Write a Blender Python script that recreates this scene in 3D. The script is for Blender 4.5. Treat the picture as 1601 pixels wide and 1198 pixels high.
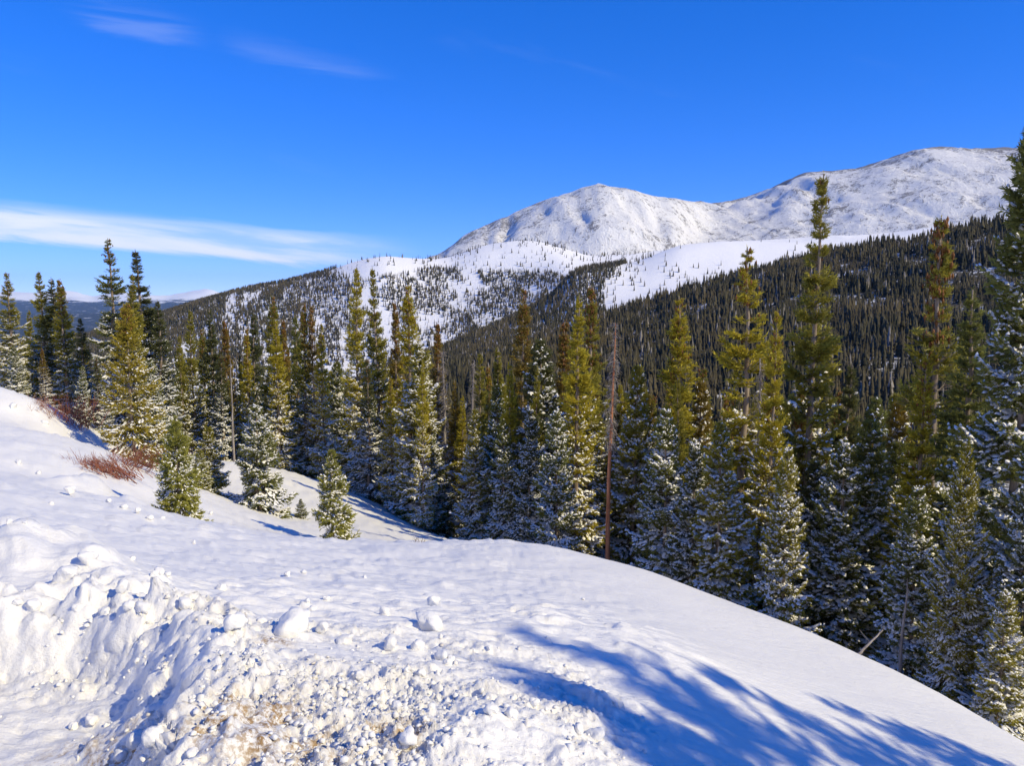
import bpy, math, random
import numpy as np
from mathutils import Vector

# ------------------------------------------------------------------ camera, sky, sun, exposure
scene = bpy.context.scene
for o in list(bpy.data.objects):
    bpy.data.objects.remove(o, do_unlink=True)
COL = scene.collection
W, H, F = 1601.0, 1198.0, 1190.0          # photograph size and focal length in its pixels
CAM_Z = 2.0
PITCH = math.radians(5.8)

cam_data = bpy.data.cameras.new('camera')
cam_data.sensor_width = 36.0
cam_data.lens = 36.0 * F / W
cam_data.clip_start = 0.05
cam_data.clip_end = 200000.0
cam = bpy.data.objects.new('camera', cam_data)
cam.location = (0, 0, CAM_Z)
cam.rotation_euler = (math.pi / 2 - PITCH, 0, 0)
COL.objects.link(cam)
scene.camera = cam

SUN_DIR = Vector((0.70, -0.375, 0.61)).normalized()     # towards the sun: to the right, a little behind
SUN_EL = math.asin(SUN_DIR.z)
SUN_AZ = math.atan2(SUN_DIR.x, SUN_DIR.y)

world = bpy.data.worlds.new('World')
scene.world = world
world.use_nodes = True
wn, wl = world.node_tree.nodes, world.node_tree.links
wn.clear()
w_out = wn.new('ShaderNodeOutputWorld')
w_bg = wn.new('ShaderNodeBackground')
w_bg.inputs['Strength'].default_value = 0.15
sky = wn.new('ShaderNodeTexSky')
sky.sky_type = 'NISHITA'
sky.sun_disc = False
sky.sun_elevation = SUN_EL
sky.sun_rotation = SUN_AZ
sky.altitude = 3500
sky.air_density = 1.0
sky.dust_density = 0.0
sky.ozone_density = 3.0
hsv = wn.new('ShaderNodeHueSaturation')
hsv.inputs['Hue'].default_value = 0.5
hsv.inputs['Saturation'].default_value = 1.58
hsv.inputs['Value'].default_value = 1.22
gam = wn.new('ShaderNodeGamma')
gam.inputs['Gamma'].default_value = 0.75
wl.new(sky.outputs[0], gam.inputs['Color'])
wl.new(gam.outputs[0], hsv.inputs['Color'])


def wmath(op, a, b=None, c=None):
    n = wn.new('ShaderNodeMath')
    n.operation = op
    for i, v in enumerate((a, b, c)):
        if v is None:
            continue
        if isinstance(v, (int, float)):
            n.inputs[i].default_value = v
        else:
            wl.new(v, n.inputs[i])
    return n.outputs[0]


def wsmooth(x, lo, hi):
    n = wn.new('ShaderNodeMapRange')
    n.interpolation_type = 'SMOOTHSTEP'
    wl.new(x, n.inputs['Value'])
    n.inputs['From Min'].default_value = lo
    n.inputs['From Max'].default_value = hi
    return n.outputs[0]


# thin cirrus: a stretched layer low over the valley and faint high wisps
tc = wn.new('ShaderNodeTexCoord')
sep = wn.new('ShaderNodeSeparateXYZ')
wl.new(tc.outputs['Generated'], sep.inputs[0])
yy = wmath('MAXIMUM', sep.outputs['Y'], 0.02)
tt = wmath('DIVIDE', sep.outputs['X'], yy)
ee = wmath('DIVIDE', sep.outputs['Z'], yy)
comb = wn.new('ShaderNodeCombineXYZ')
wl.new(wmath('MULTIPLY', tt, 3.2), comb.inputs[0])
wl.new(wmath('ADD', wmath('MULTIPLY', ee, 34.0), wmath('MULTIPLY', tt, 4.0)), comb.inputs[1])
nz = wn.new('ShaderNodeTexNoise')
nz.inputs['Scale'].default_value = 1.0
nz.inputs['Detail'].default_value = 7.0
nz.inputs['Roughness'].default_value = 0.55
nz.inputs['Distortion'].default_value = 0.4
wl.new(comb.outputs[0], nz.inputs['Vector'])
nb = wmath('SUBTRACT', nz.outputs['Fac'], 0.5)
centre = wmath('ADD', wmath('MULTIPLY', tt, -0.088), 0.0545)        # layer sinks to the right
dist = wmath('SUBTRACT', ee, centre)
dist = wmath('ADD', dist, wmath('MULTIPLY', nb, 0.050))
upper = wsmooth(dist, 0.024, 0.006)
lower = wsmooth(dist, -0.026, -0.016)
fade = wsmooth(tt, -0.10, -0.30)
fwd = wsmooth(sep.outputs['Y'], 0.03, 0.1)
tex = wsmooth(nz.outputs['Fac'], 0.36, 0.62)
band = wmath('MULTIPLY', wmath('MULTIPLY', upper, lower), wmath('MULTIPLY', fade, fwd))
band = wmath('MULTIPLY', band, wmath('ADD', wmath('MULTIPLY', tex, 0.70), 0.26))
comb2 = wn.new('ShaderNodeCombineXYZ')
wl.new(wmath('MULTIPLY', tt, 2.1), comb2.inputs[0])
wl.new(wmath('ADD', wmath('MULTIPLY', ee, 11.0), wmath('MULTIPLY', tt, 3.0)), comb2.inputs[1])
comb2.inputs[2].default_value = 3.7
nz2 = wn.new('ShaderNodeTexNoise')
nz2.inputs['Scale'].default_value = 1.3
nz2.inputs['Detail'].default_value = 6.0
nz2.inputs['Roughness'].default_value = 0.55
wl.new(comb2.outputs[0], nz2.inputs['Vector'])
wisp = wmath('MULTIPLY', wsmooth(nz2.outputs['Fac'], 0.62, 0.84), 0.05)


def streak_cloud(t0, e0, t1, e1, thick, amount):
    b = (e1 - e0) / (t1 - t0)
    line_ = wmath('ADD', wmath('MULTIPLY', tt, b), e0 - b * t0)
    d_ = wmath('ADD', wmath('SUBTRACT', ee, line_), wmath('MULTIPLY', nb, 0.09))
    m_ = wmath('MULTIPLY', wsmooth(d_, thick, 0.0), wsmooth(d_, -thick, 0.0))
    m_ = wmath('MULTIPLY', m_, wmath('MULTIPLY', wsmooth(tt, t0 - 0.03, t0 + 0.05), wsmooth(tt, t1 + 0.03, t1 - 0.05)))
    return wmath('MULTIPLY', wmath('MULTIPLY', m_, wsmooth(nz.outputs['Fac'], 0.42, 0.66)), amount)


wisp = wmath('ADD', wisp, streak_cloud(-0.56, 0.385, -0.40, 0.347, 0.026, 0.12))
wisp = wmath('ADD', wisp, streak_cloud(-0.36, 0.338, -0.16, 0.290, 0.024, 0.075))
wisp = wmath('MULTIPLY', wisp, fwd)
cloud = wmath('MINIMUM', wmath('ADD', band, wisp), 1.0)
wmix = wn.new('ShaderNodeMix')
wmix.data_type = 'RGBA'
wl.new(cloud, wmix.inputs['Factor'])
tint = wn.new('ShaderNodeMix')
tint.data_type = 'RGBA'
tint.blend_type = 'MULTIPLY'
tint.inputs['Factor'].default_value = 1.0
tint.inputs[7].default_value = (0.54, 0.61, 1.06, 1)
wl.new(hsv.outputs['Color'], tint.inputs[6])
wl.new(tint.outputs[2], wmix.inputs[6])
wmix.inputs[7].default_value = (3.7, 3.9, 4.2, 1)
wl.new(wmix.outputs[2], w_bg.inputs['Color'])
wl.new(w_bg.outputs[0], w_out.inputs['Surface'])

sun_data = bpy.data.lights.new('sun', 'SUN')
sun_data.energy = 2.7
sun_data.angle = math.radians(0.55)
sun_data.color = (1.0, 0.875, 0.54)
sun = bpy.data.objects.new('sun', sun_data)
sun.rotation_euler = SUN_DIR.to_track_quat('Z', 'Y').to_euler()
COL.objects.link(sun)

scene.view_settings.view_transform = 'Standard'
scene.view_settings.look = 'None'
scene.view_settings.exposure = 0.80
scene.view_settings.gamma = 1.0
scene.view_settings.use_curve_mapping = False
scene.cycles.max_bounces = 6
scene.cycles.diffuse_bounces = 4
scene.cycles.glossy_bounces = 2
scene.cycles.volume_bounces = 0
scene.cycles.use_denoising = True

# ------------------------------------------------------------------ helpers
CP, SP = math.cos(PITCH), math.sin(PITCH)


def te(u, v):
    """photo pixel -> (x/y, z/y) of its direction"""
    dx = (np.asarray(u, float) - W / 2) / F
    dv = -(np.asarray(v, float) - H / 2) / F
    y = CP + dv * SP
    return dx / y, (-SP + dv * CP) / y


def pt(u, v, Y):
    t, e = te(u, v)
    return np.array([t * Y, Y, CAM_Z + e * Y])


def project(x, y, z):
    z = z - CAM_Z
    fwd_ = y * CP - z * SP
    up_ = y * SP + z * CP
    return W / 2 + F * x / fwd_, H / 2 - F * up_ / fwd_


def hash2(ix, iy, seed):
    h = (ix.astype(np.int64) * 374761393 + iy.astype(np.int64) * 668265263 + seed * 1442695041) & 0xffffffff
    h = ((h ^ (h >> 13)) * 1274126177) & 0xffffffff
    h = h ^ (h >> 16)
    return (h & 0xffffff) / float(0xffffff)


def vnoise(x, y, seed=0):
    ix, iy = np.floor(x), np.floor(y)
    fx, fy = x - ix, y - iy
    fx = fx * fx * fx * (fx * (fx * 6 - 15) + 10)
    fy = fy * fy * fy * (fy * (fy * 6 - 15) + 10)
    a, b = hash2(ix, iy, seed), hash2(ix + 1, iy, seed)
    c, d = hash2(ix, iy + 1, seed), hash2(ix + 1, iy + 1, seed)
    return (a + (b - a) * fx) * (1 - fy) + (c + (d - c) * fx) * fy - 0.5


def fbm(x, y, octaves=4, seed=0, gain=0.5, lac=2.03):
    s, a = 0.0, 1.0
    for k in range(octaves):
        s = s + a * vnoise(x * lac ** k + 13.7 * k, y * lac ** k - 7.1 * k, seed + k)
        a *= gain
    return s


def worley(x, y, seed=0):
    """distance to the nearest jittered cell point and that cell's random number"""
    ix, iy = np.floor(x), np.floor(y)
    best = np.full(np.shape(x), 9.0)
    rnd = np.zeros(np.shape(x))
    for ox in (-1, 0, 1):
        for oy in (-1, 0, 1):
            jx, jy = ix + ox, iy + oy
            px, py = jx + hash2(jx, jy, seed), jy + hash2(jx, jy, seed + 91)
            d = np.hypot(px - x, py - y)
            m = d < best
            best = np.where(m, d, best)
            rnd = np.where(m, hash2(jx, jy, seed + 57), rnd)
    return best, rnd


def sstep(x, a, b):
    t = np.clip((x - a) / (b - a), 0, 1)
    return t * t * (3 - 2 * t)


def mesh_from(name, verts, faces, mat=None, smooth=False):
    """verts (n,3), faces list of (m,3)/(m,4) arrays"""
    me = bpy.data.meshes.new(name)
    verts = np.ascontiguousarray(verts, np.float32)
    if not isinstance(faces, list):
        faces = [faces]
    loops = np.concatenate([np.asarray(f, np.int32).ravel() for f in faces])
    sizes = np.concatenate([np.full(len(f), np.asarray(f).shape[1], np.int32) for f in faces])
    me.vertices.add(len(verts))
    me.vertices.foreach_set('co', verts.ravel())
    me.loops.add(len(loops))
    me.loops.foreach_set('vertex_index', loops)
    me.polygons.add(len(sizes))
    me.polygons.foreach_set('loop_start', np.concatenate([[0], np.cumsum(sizes)[:-1]]).astype(np.int32))
    if smooth:
        me.polygons.foreach_set('use_smooth', np.ones(len(sizes), bool))
    if mat:
        me.materials.append(mat)
    me.update(calc_edges=True)
    return me


def link(name, me, parent=None, loc=(0, 0, 0), rotz=0.0, scale=(1, 1, 1)):
    o = bpy.data.objects.new(name, me)
    COL.objects.link(o)
    if parent is not None:
        o.parent = parent
    o.location = loc
    o.rotation_euler = (0, 0, rotz)
    o.scale = scale
    return o


def tag(o, label=None, cat=None, group=None, kind=None):
    if label:
        o['label'] = label
    if cat:
        o['category'] = cat
    if group:
        o['group'] = group
    if kind:
        o['kind'] = kind
    return o


def add_attr(me, name, values):
    a = me.attributes.new(name, 'FLOAT', 'POINT')
    a.data.foreach_set('value', np.ascontiguousarray(values, np.float32))


# ------------------------------------------------------------------ materials
class NT:
    def __init__(self, name):
        self.m = bpy.data.materials.new(name)
        self.m.use_nodes = True
        self.t = self.m.node_tree
        self.bsdf = self.t.nodes['Principled BSDF']
        self.out = self.t.nodes['Material Output']

    def n(self, kind, **kw):
        nd = self.t.nodes.new(kind)
        for k, v in kw.items():
            setattr(nd, k, v)
        return nd

    def l(self, a, b):
        self.t.links.new(a, b)

    def math(self, op, a, b=None, clamp=False):
        n = self.n('ShaderNodeMath', operation=op, use_clamp=clamp)
        for i, v in enumerate((a, b)):
            if v is None:
                continue
            if isinstance(v, (int, float)):
                n.inputs[i].default_value = v
            else:
                self.l(v, n.inputs[i])
        return n.outputs[0]

    def smooth(self, x, lo, hi, a=0.0, b=1.0):
        n = self.n('ShaderNodeMapRange', interpolation_type='SMOOTHSTEP')
        self.l(x, n.inputs['Value'])
        n.inputs['From Min'].default_value = lo
        n.inputs['From Max'].default_value = hi
        n.inputs['To Min'].default_value = a
        n.inputs['To Max'].default_value = b
        return n.outputs[0]

    def mix(self, fac, a, b, blend='MIX'):
        n = self.n('ShaderNodeMix', data_type='RGBA', blend_type=blend)
        for s, v in ((n.inputs['Factor'], fac), (n.inputs[6], a), (n.inputs[7], b)):
            if isinstance(v, (int, float)):
                s.default_value = v
            elif isinstance(v, tuple):
                s.default_value = (*v, 1)
            else:
                self.l(v, s)
        return n.outputs[2]

    def noise(self, scale, detail=4, rough=0.55, vec=None, dist=0.0):
        n = self.n('ShaderNodeTexNoise')
        n.inputs['Scale'].default_value = scale
        n.inputs['Detail'].default_value = detail
        n.inputs['Roughness'].default_value = rough
        n.inputs['Distortion'].default_value = dist
        if vec is not None:
            self.l(vec, n.inputs['Vector'])
        return n.outputs['Fac']

    def pos(self):
        return self.n('ShaderNodeNewGeometry').outputs['Position']

    def scaled(self, vec, s):
        n = self.n('ShaderNodeVectorMath', operation='MULTIPLY')
        self.l(vec, n.inputs[0])
        n.inputs[1].default_value = s
        return n.outputs[0]

    def attr(self, name):
        return self.n('ShaderNodeAttribute', attribute_name=name).outputs['Fac']

    def bump(self, h, strength, distance):
        n = self.n('ShaderNodeBump')
        n.inputs['Strength'].default_value = strength
        n.inputs['Distance'].default_value = distance
        self.l(h, n.inputs['Height'])
        self.l(n.outputs[0], self.bsdf.inputs['Normal'])

    def set(self, color=None, rough=0.9, spec=0.2):
        if color is not None:
            if isinstance(color, tuple):
                self.bsdf.inputs['Base Color'].default_value = (*color, 1)
            else:
                self.l(color, self.bsdf.inputs['Base Color'])
        self.bsdf.inputs['Roughness'].default_value = rough
        self.bsdf.inputs['Specular IOR Level'].default_value = spec
        return self.m


def mat_snow_ground():
    k = NT('snow_ground')
    p = k.pos()
    tone = k.noise(0.6, 4, 0.6, p)
    c = k.mix(tone, (0.78, 0.765, 0.735), (0.85, 0.835, 0.80))
    dn = k.noise(7.0, 6, 0.65, p)
    dn2 = k.noise(42.0, 4, 0.7, p)
    d = k.math('MULTIPLY', k.math('MULTIPLY', k.attr('dirt'), k.smooth(dn, 0.40, 0.56)), k.smooth(dn2, 0.38, 0.60))
    c = k.mix(d, c, (0.33, 0.205, 0.085))
    g = k.math('MULTIPLY', k.attr('grey'), k.smooth(k.noise(16.0, 5, 0.7, p), 0.35, 0.75))
    c = k.mix(g, c, (0.56, 0.53, 0.49))
    h1 = k.noise(55.0, 4, 0.6, p)
    h2 = k.noise(14.0, 3, 0.5, k.scaled(p, (0.5, 1.6, 1.0)))
    h = k.math('ADD', k.math('MULTIPLY', h1, 0.45), k.math('MULTIPLY', h2, 0.9))
    h = k.math('ADD', h, k.math('MULTIPLY', k.noise(190.0, 2, 0.6, p), 0.22))
    k.bump(h, 0.8, 0.018)
    return k.set(c, 0.55, 0.25)


def mat_chunk():
    k = NT('snow_lump')
    p = k.pos()
    c = k.mix(k.noise(9.0, 3, 0.5, p), (0.74, 0.73, 0.715), (0.82, 0.81, 0.79))
    k.bump(k.noise(40.0, 4, 0.6, p), 0.5, 0.02)
    return k.set(c, 0.6, 0.2)


def mat_crumb():
    k = NT('snow_crumb')
    p = k.pos()
    c = k.mix(k.smooth(k.noise(5.0, 4, 0.6, p), 0.5, 0.72), (0.77, 0.76, 0.74), (0.62, 0.57, 0.50))
    return k.set(c, 0.6, 0.2)


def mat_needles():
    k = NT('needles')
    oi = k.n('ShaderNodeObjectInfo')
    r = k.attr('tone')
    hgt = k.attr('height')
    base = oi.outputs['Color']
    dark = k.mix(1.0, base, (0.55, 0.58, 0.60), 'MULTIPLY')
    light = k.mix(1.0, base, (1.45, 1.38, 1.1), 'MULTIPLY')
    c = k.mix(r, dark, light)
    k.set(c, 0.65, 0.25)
    tr = k.n('ShaderNodeBsdfTranslucent')
    k.l(k.mix(1.0, c, (1.15, 1.05, 0.7), 'MULTIPLY'), tr.inputs['Color'])
    ms = k.n('ShaderNodeMixShader')
    ms.inputs[0].default_value = 0.33
    k.l(k.bsdf.outputs[0], ms.inputs[1])
    k.l(tr.outputs[0], ms.inputs[2])
    k.l(ms.outputs[0], k.out.inputs['Surface'])
    return k.m


def mat_simple(name, a, b, scale, rough=0.9, spec=0.15, bumpd=0.0):
    k = NT(name)
    tcn = k.n('ShaderNodeTexCoord')
    v = tcn.outputs['Object']
    n = k.noise(scale, 5, 0.6, k.scaled(v, (1, 1, 0.25)))
    c = k.mix(k.smooth(n, 0.3, 0.7), a, b)
    if bumpd:
        k.bump(n, 0.6, bumpd)
    return k.set(c, rough, spec)


def mat_bough_snow():
    k = NT('bough_snow')
    return k.set((0.90, 0.885, 0.855), 0.6, 0.2)


def mat_far_tree(name, a, b, c2):
    k = NT(name)
    r = k.attr('tone')
    p = k.pos()
    c = k.mix(r, a, b)
    big = k.smooth(k.noise(0.012, 3, 0.5, p), 0.42, 0.62)
    c = k.mix(k.math('MULTIPLY', big, 0.6), c, c2)
    c = k.mix(k.smooth(r, 0.955, 0.96), c, (0.24, 0.22, 0.20))
    return k.set(c, 0.9, 0.1)


def mat_mountain(name, rocky, sc=1.0, relief=12.0):
    k = NT(name)
    p = k.pos()
    ps = k.scaled(p, (1, 1, 0.45))
    f1 = k.noise(0.030 * sc, 7, 0.68, ps, 0.6)
    f2 = k.noise(0.0065 * sc, 5, 0.6, ps, 0.3)
    f3 = k.noise(0.12 * sc, 5, 0.7, ps)
    s = k.math('ADD', k.math('MULTIPLY', f1, 0.55), k.math('MULTIPLY', f2, 0.30))
    s = k.math('ADD', s, k.math('MULTIPLY', f3, 0.30))
    f4 = k.noise(0.30 * sc, 4, 0.7, k.scaled(p, (1, 0.35, 0.6)), 0.5)
    s = k.math('ADD', s, k.math('MULTIPLY', k.math('SUBTRACT', f4, 0.5), 0.34))
    s = k.math('ADD', s, k.math('MULTIPLY', k.attr('rock'), 0.30))
    m = k.smooth(s, 0.74 - rocky, 0.84 - rocky)
    rockc = k.mix(f3, (0.11, 0.103, 0.10), (0.23, 0.21, 0.195))
    c = k.mix(k.math('MULTIPLY', m, 0.85), (0.87, 0.86, 0.84), rockc)
    h = k.math('ADD', k.math('MULTIPLY', f1, 1.0), k.math('MULTIPLY', k.math('ADD', f3, f4), 0.4))
    k.bump(h, 0.9, relief)
    return k.set(c, 0.8, 0.1)


def mat_forest_floor():
    k = NT('forest_floor')
    p = k.pos()
    f1 = k.noise(0.05, 5, 0.6, p)
    f2 = k.noise(0.4, 3, 0.6, p)
    m = k.smooth(k.math('ADD', k.math('MULTIPLY', f1, 0.7), k.math('MULTIPLY', f2, 0.3)), 0.34, 0.52)
    duff = k.math('MULTIPLY', m, k.attr('duff'))
    c = k.mix(duff, (0.82, 0.83, 0.85), (0.085, 0.075, 0.058))
    return k.set(c, 0.9, 0.1)


def mat_distant():
    k = NT('distant_range')
    p = k.pos()
    sx = k.n('ShaderNodeSeparateXYZ')
    k.l(p, sx.inputs[0])
    n = k.noise(0.0011, 6, 0.65, p)
    n2 = k.noise(0.004, 5, 0.65, p)
    hh = k.math('ADD', sx.outputs['Z'], k.math('MULTIPLY', k.math('SUBTRACT', n, 0.5), 700.0))
    m = k.smooth(hh, 120.0, 230.0)
    patch = k.smooth(n2, 0.60, 0.68)
    m = k.math('MAXIMUM', m, k.math('MULTIPLY', patch, 0.75))
    c = k.mix(m, (0.045, 0.055, 0.06), (0.86, 0.87, 0.88))
    return k.set(c, 0.9, 0.1)


M_GROUND = mat_snow_ground()
M_CHUNK = mat_chunk()
M_CRUMB = mat_crumb()
M_NEEDLE = mat_needles()
M_BARK = mat_simple('bark_grey', (0.15, 0.110, 0.080), (0.34, 0.275, 0.215), 9.0, bumpd=0.02)
M_BARK_RED = mat_simple('bark_red', (0.26, 0.095, 0.040), (0.50, 0.22, 0.11), 9.0, bumpd=0.02)
M_DEAD = mat_simple('dead_wood', (0.17, 0.145, 0.135), (0.36, 0.325, 0.31), 7.0)
M_BSNOW = mat_bough_snow()
M_CONE = mat_simple('cones', (0.15, 0.066, 0.026), (0.25, 0.118, 0.046), 12.0)
M_WILLOW = mat_simple('willow_bark', (0.20, 0.062, 0.038), (0.38, 0.160, 0.098), 9.0)
M_TWIG = mat_simple('dry_twig', (0.20, 0.14, 0.09), (0.33, 0.25, 0.17), 9.0)
M_FAR = mat_far_tree('far_conifers', (0.022, 0.024, 0.018), (0.092, 0.082, 0.050), (0.105, 0.084, 0.048))
M_FARBURN = mat_far_tree('burnt_conifers', (0.028, 0.027, 0.026), (0.075, 0.066, 0.055), (0.05, 0.045, 0.04))
M_FLOOR = mat_forest_floor()
M_MEADOW = mat_mountain('meadow_snow', -0.14, 1.0, 1.2)
M_HILL = mat_mountain('hill_snow', -0.04, 1.0, 2.5)
M_PEAK = mat_mountain('peak_snow', 0.14, 1.0, 17.0)
M_DIST = mat_distant()

# ------------------------------------------------------------------ near ground: a thin plate through known points
CTRL_PIX = [  # photo column, row, metres ahead
    (-250, 1198, 2.9), (400, 1198, 2.65), (650, 1198, 2.65), (800, 1198, 2.75), (1000, 1198, 3.0), (1200, 1198, 3.7), (1400, 1198, 4.5),
    (1601, 1198, 5.3), (310, 960, 4.45), (0, 950, 4.7), (-300, 950, 4.7), (600, 950, 5.5), (800, 950, 6.0), (1000, 1000, 5.2), (1200, 1080, 5.2),
    (0, 870, 6.3), (300, 880, 7.0), (600, 880, 9.0), (1000, 925, 8.4), (1200, 1000, 7.6), (1400, 1090, 6.6),
    (300, 820, 10.5), (100, 780, 10.0), (0, 750, 12.0), (0, 680, 17.0), (-300, 700, 14.0),
    # brow of the bank
    (0, 612, 26.0), (60, 642, 22.5), (130, 692, 19.0), (200, 747, 16.0), (270, 806, 13.3), (400, 832, 12.6), (550, 850, 13.0), (700, 857, 14.0),
    (800, 860, 13.6), (940, 886, 12.2), (1070, 921, 11.0), (1200, 966, 9.8), (1330, 1018, 8.8), (1460, 1080, 7.8), (1601, 1160, 6.7),
    # the hollow with the saplings
    (275, 806, 14.4), (420, 832, 15.0), (517, 849, 15.6), (600, 850, 18.0), (400, 797, 20.0), (325, 767, 20.5), (470, 810, 20.5), (200, 742, 21.0), (330, 728, 29.0), (450, 745, 30.0),
    (540, 775, 29.5), (600, 792, 28.0), (650, 822, 25.8), (700, 845, 23.5), (740, 862, 21.0),
]
CTRL_XYZ = []


def xyz(u, Y, z):
    CTRL_XYZ.append((float(te(u, 700)[0]) * Y, Y, z))


for u, Y, z in [(800, 18, -4.5), (800, 25, -7.6), (800, 35, -12.0), (950, 16, -4.5), (950, 22, -7.6), (1070, 14, -4.4), (1070, 20, -7.8),
                (1200, 13, -4.9), (1200, 17, -7.2), (1200, 25, -11.5), (1400, 12, -5.0), (1400, 17, -8.2), (1601, 9, -4.1), (1601, 12, -6.2), (1601, 20, -11.0),
                (0, 30, -2.2), (0, 40, -6.0), (-400, 18, -0.2), (-400, 30, -1.5), (-400, 45, -6.5), (200, 30, -5.2), (300, 40, -8.6), (450, 40, -9.5), (650, 36, -11.5)]:
    xyz(u, Y, z)
for u, z45, z75, z110 in [(-700, -9, -21, -33), (-200, -9, -22, -36), (200, -12, -25, -40), (600, -16, -28, -44), (1000, -18, -31, -47), (1400, -22, -35, -50), (1900, -26, -40, -54)]:
    xyz(u, 45, z45)
    xyz(u, 75, z75)
    xyz(u, 110, z110)
CTRL_XYZ += [(-12, -8, 0.3), (-3, -8, 0.2), (5, -8, -0.6), (12, -8, -4.0), (-8, 0, 0.3), (-20, 5, 0.5), (-2, 0, 0.3), (2, 0, 0.1), (5, 1.5, -1.6), (8, 1.5, -3.2), (12, 1, -5.6),
             (9, 5, -4.6), (14, 6, -8.0), (20, 0, -10.5), (25, 10, -15), (-30, -5, 1.0), (-35, 15, 0.5), (25, -8, -12)]
_c = np.array([pt(*p) for p in CTRL_PIX] + [np.array(p, float) for p in CTRL_XYZ])


def _phi(r2):
    return 0.5 * r2 * np.log(r2 + 1e-9)


_S = 10.0
_cx, _cy, _cz = _c[:, 0] / _S, _c[:, 1] / _S, _c[:, 2]
_n = len(_c)
_K = _phi((_cx[:, None] - _cx[None]) ** 2 + (_cy[:, None] - _cy[None]) ** 2) + np.eye(_n) * 0.0012
_P = np.stack([np.ones(_n), _cx, _cy], 1)
_A = np.block([[_K, _P], [_P.T, np.zeros((3, 3))]])
_w = np.linalg.solve(_A, np.concatenate([_cz, np.zeros(3)]))


def base_z(x, y):
    x, y = np.asarray(x, float) / _S, np.asarray(y, float) / _S
    out = _w[_n] + _w[_n + 1] * x + _w[_n + 2] * y
    for i in range(_n):
        out = out + _w[i] * _phi((x - _cx[i]) ** 2 + (y - _cy[i]) ** 2)
    return out


def pix_ground(u, v, fn=None):
    """where a pixel's ray meets the ground"""
    fn = fn or base_z
    t, e = te(u, v)
    Ys = np.concatenate([np.arange(1.5, 12, 0.02), np.arange(12, 70, 0.1)])
    g = CAM_Z + e * Ys - fn(t * Ys, Ys)
    k = int(np.argmax(g < 0)) if (g < 0).any() else len(Ys) - 1
    return float(t * Ys[k]), float(Ys[k])


# the ploughed cut: the corner that a blade has scraped clean, with its wall
_wall_pix = [(-900, 985), (-300, 965), (0, 952), (90, 948), (180, 950), (255, 962), (310, 985), (322, 1030), (318, 1080), (300, 1140), (285, 1198)]
WALL = np.array([pix_ground(u, v) for u, v in _wall_pix])
WALL = np.vstack([WALL, [WALL[-1][0] + 0.05, 0.8], [WALL[-1][0] + 0.2, -6.0]])


def wall_sd(x, y):
    """signed distance to the wall line, positive on the scraped side"""
    best = np.full(np.shape(x), 1e9)
    sign = np.ones(np.shape(x))
    for a, b in zip(WALL[:-1], WALL[1:]):
        d = b - a
        L2 = (d ** 2).sum()
        s = np.clip(((x - a[0]) * d[0] + (y - a[1]) * d[1]) / L2, 0, 1)
        qx, qy = x - (a[0] + s * d[0]), y - (a[1] + s * d[1])
        dd = np.hypot(qx, qy)
        cr = d[0] * (y - a[1]) - d[1] * (x - a[0])
        m = dd < best
        best = np.where(m, dd, best)
        sign = np.where(m, np.where(cr < 0, 1.0, -1.0), sign)
    return best * sign


def pix_list(pts):
    return [pix_ground(u, v) for u, v in pts]


# old berms and drift ridges left of the cut: (column, row, radius m, height m)
MOUNDS = [(40, 905, 0.55, 0.16), (110, 888, 0.5, 0.20), (160, 905, 0.45, 0.14), (215, 925, 0.4, 0.15), (-60, 890, 0.7, 0.2), (60, 880, .3, .1),
          (110, 765, 0.7, 0.20), (150, 775, 0.6, 0.22), (190, 790, 0.45, 0.20), (225, 800, 0.4, 0.18), (60, 715, 1.2, 0.2), (25, 655, 1.8, 0.2), (70, 668, 1.3, 0.2), (10, 628, 2.0, 0.3),
          (40, 815, 0.4, 0.10), (95, 832, 0.35, 0.08), (790, 1150, 0.35, 0.08), (870, 1185, 0.4, 0.10), (900, 1130, 0.25, 0.05), (720, 1180, 0.3, 0.08)]
MXY = pix_list([(m[0], m[1]) for m in MOUNDS])
RUB = pix_list([(650, 1090), (520, 1040), (420, 1120), (760, 1040), (650, 1180)])


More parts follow.
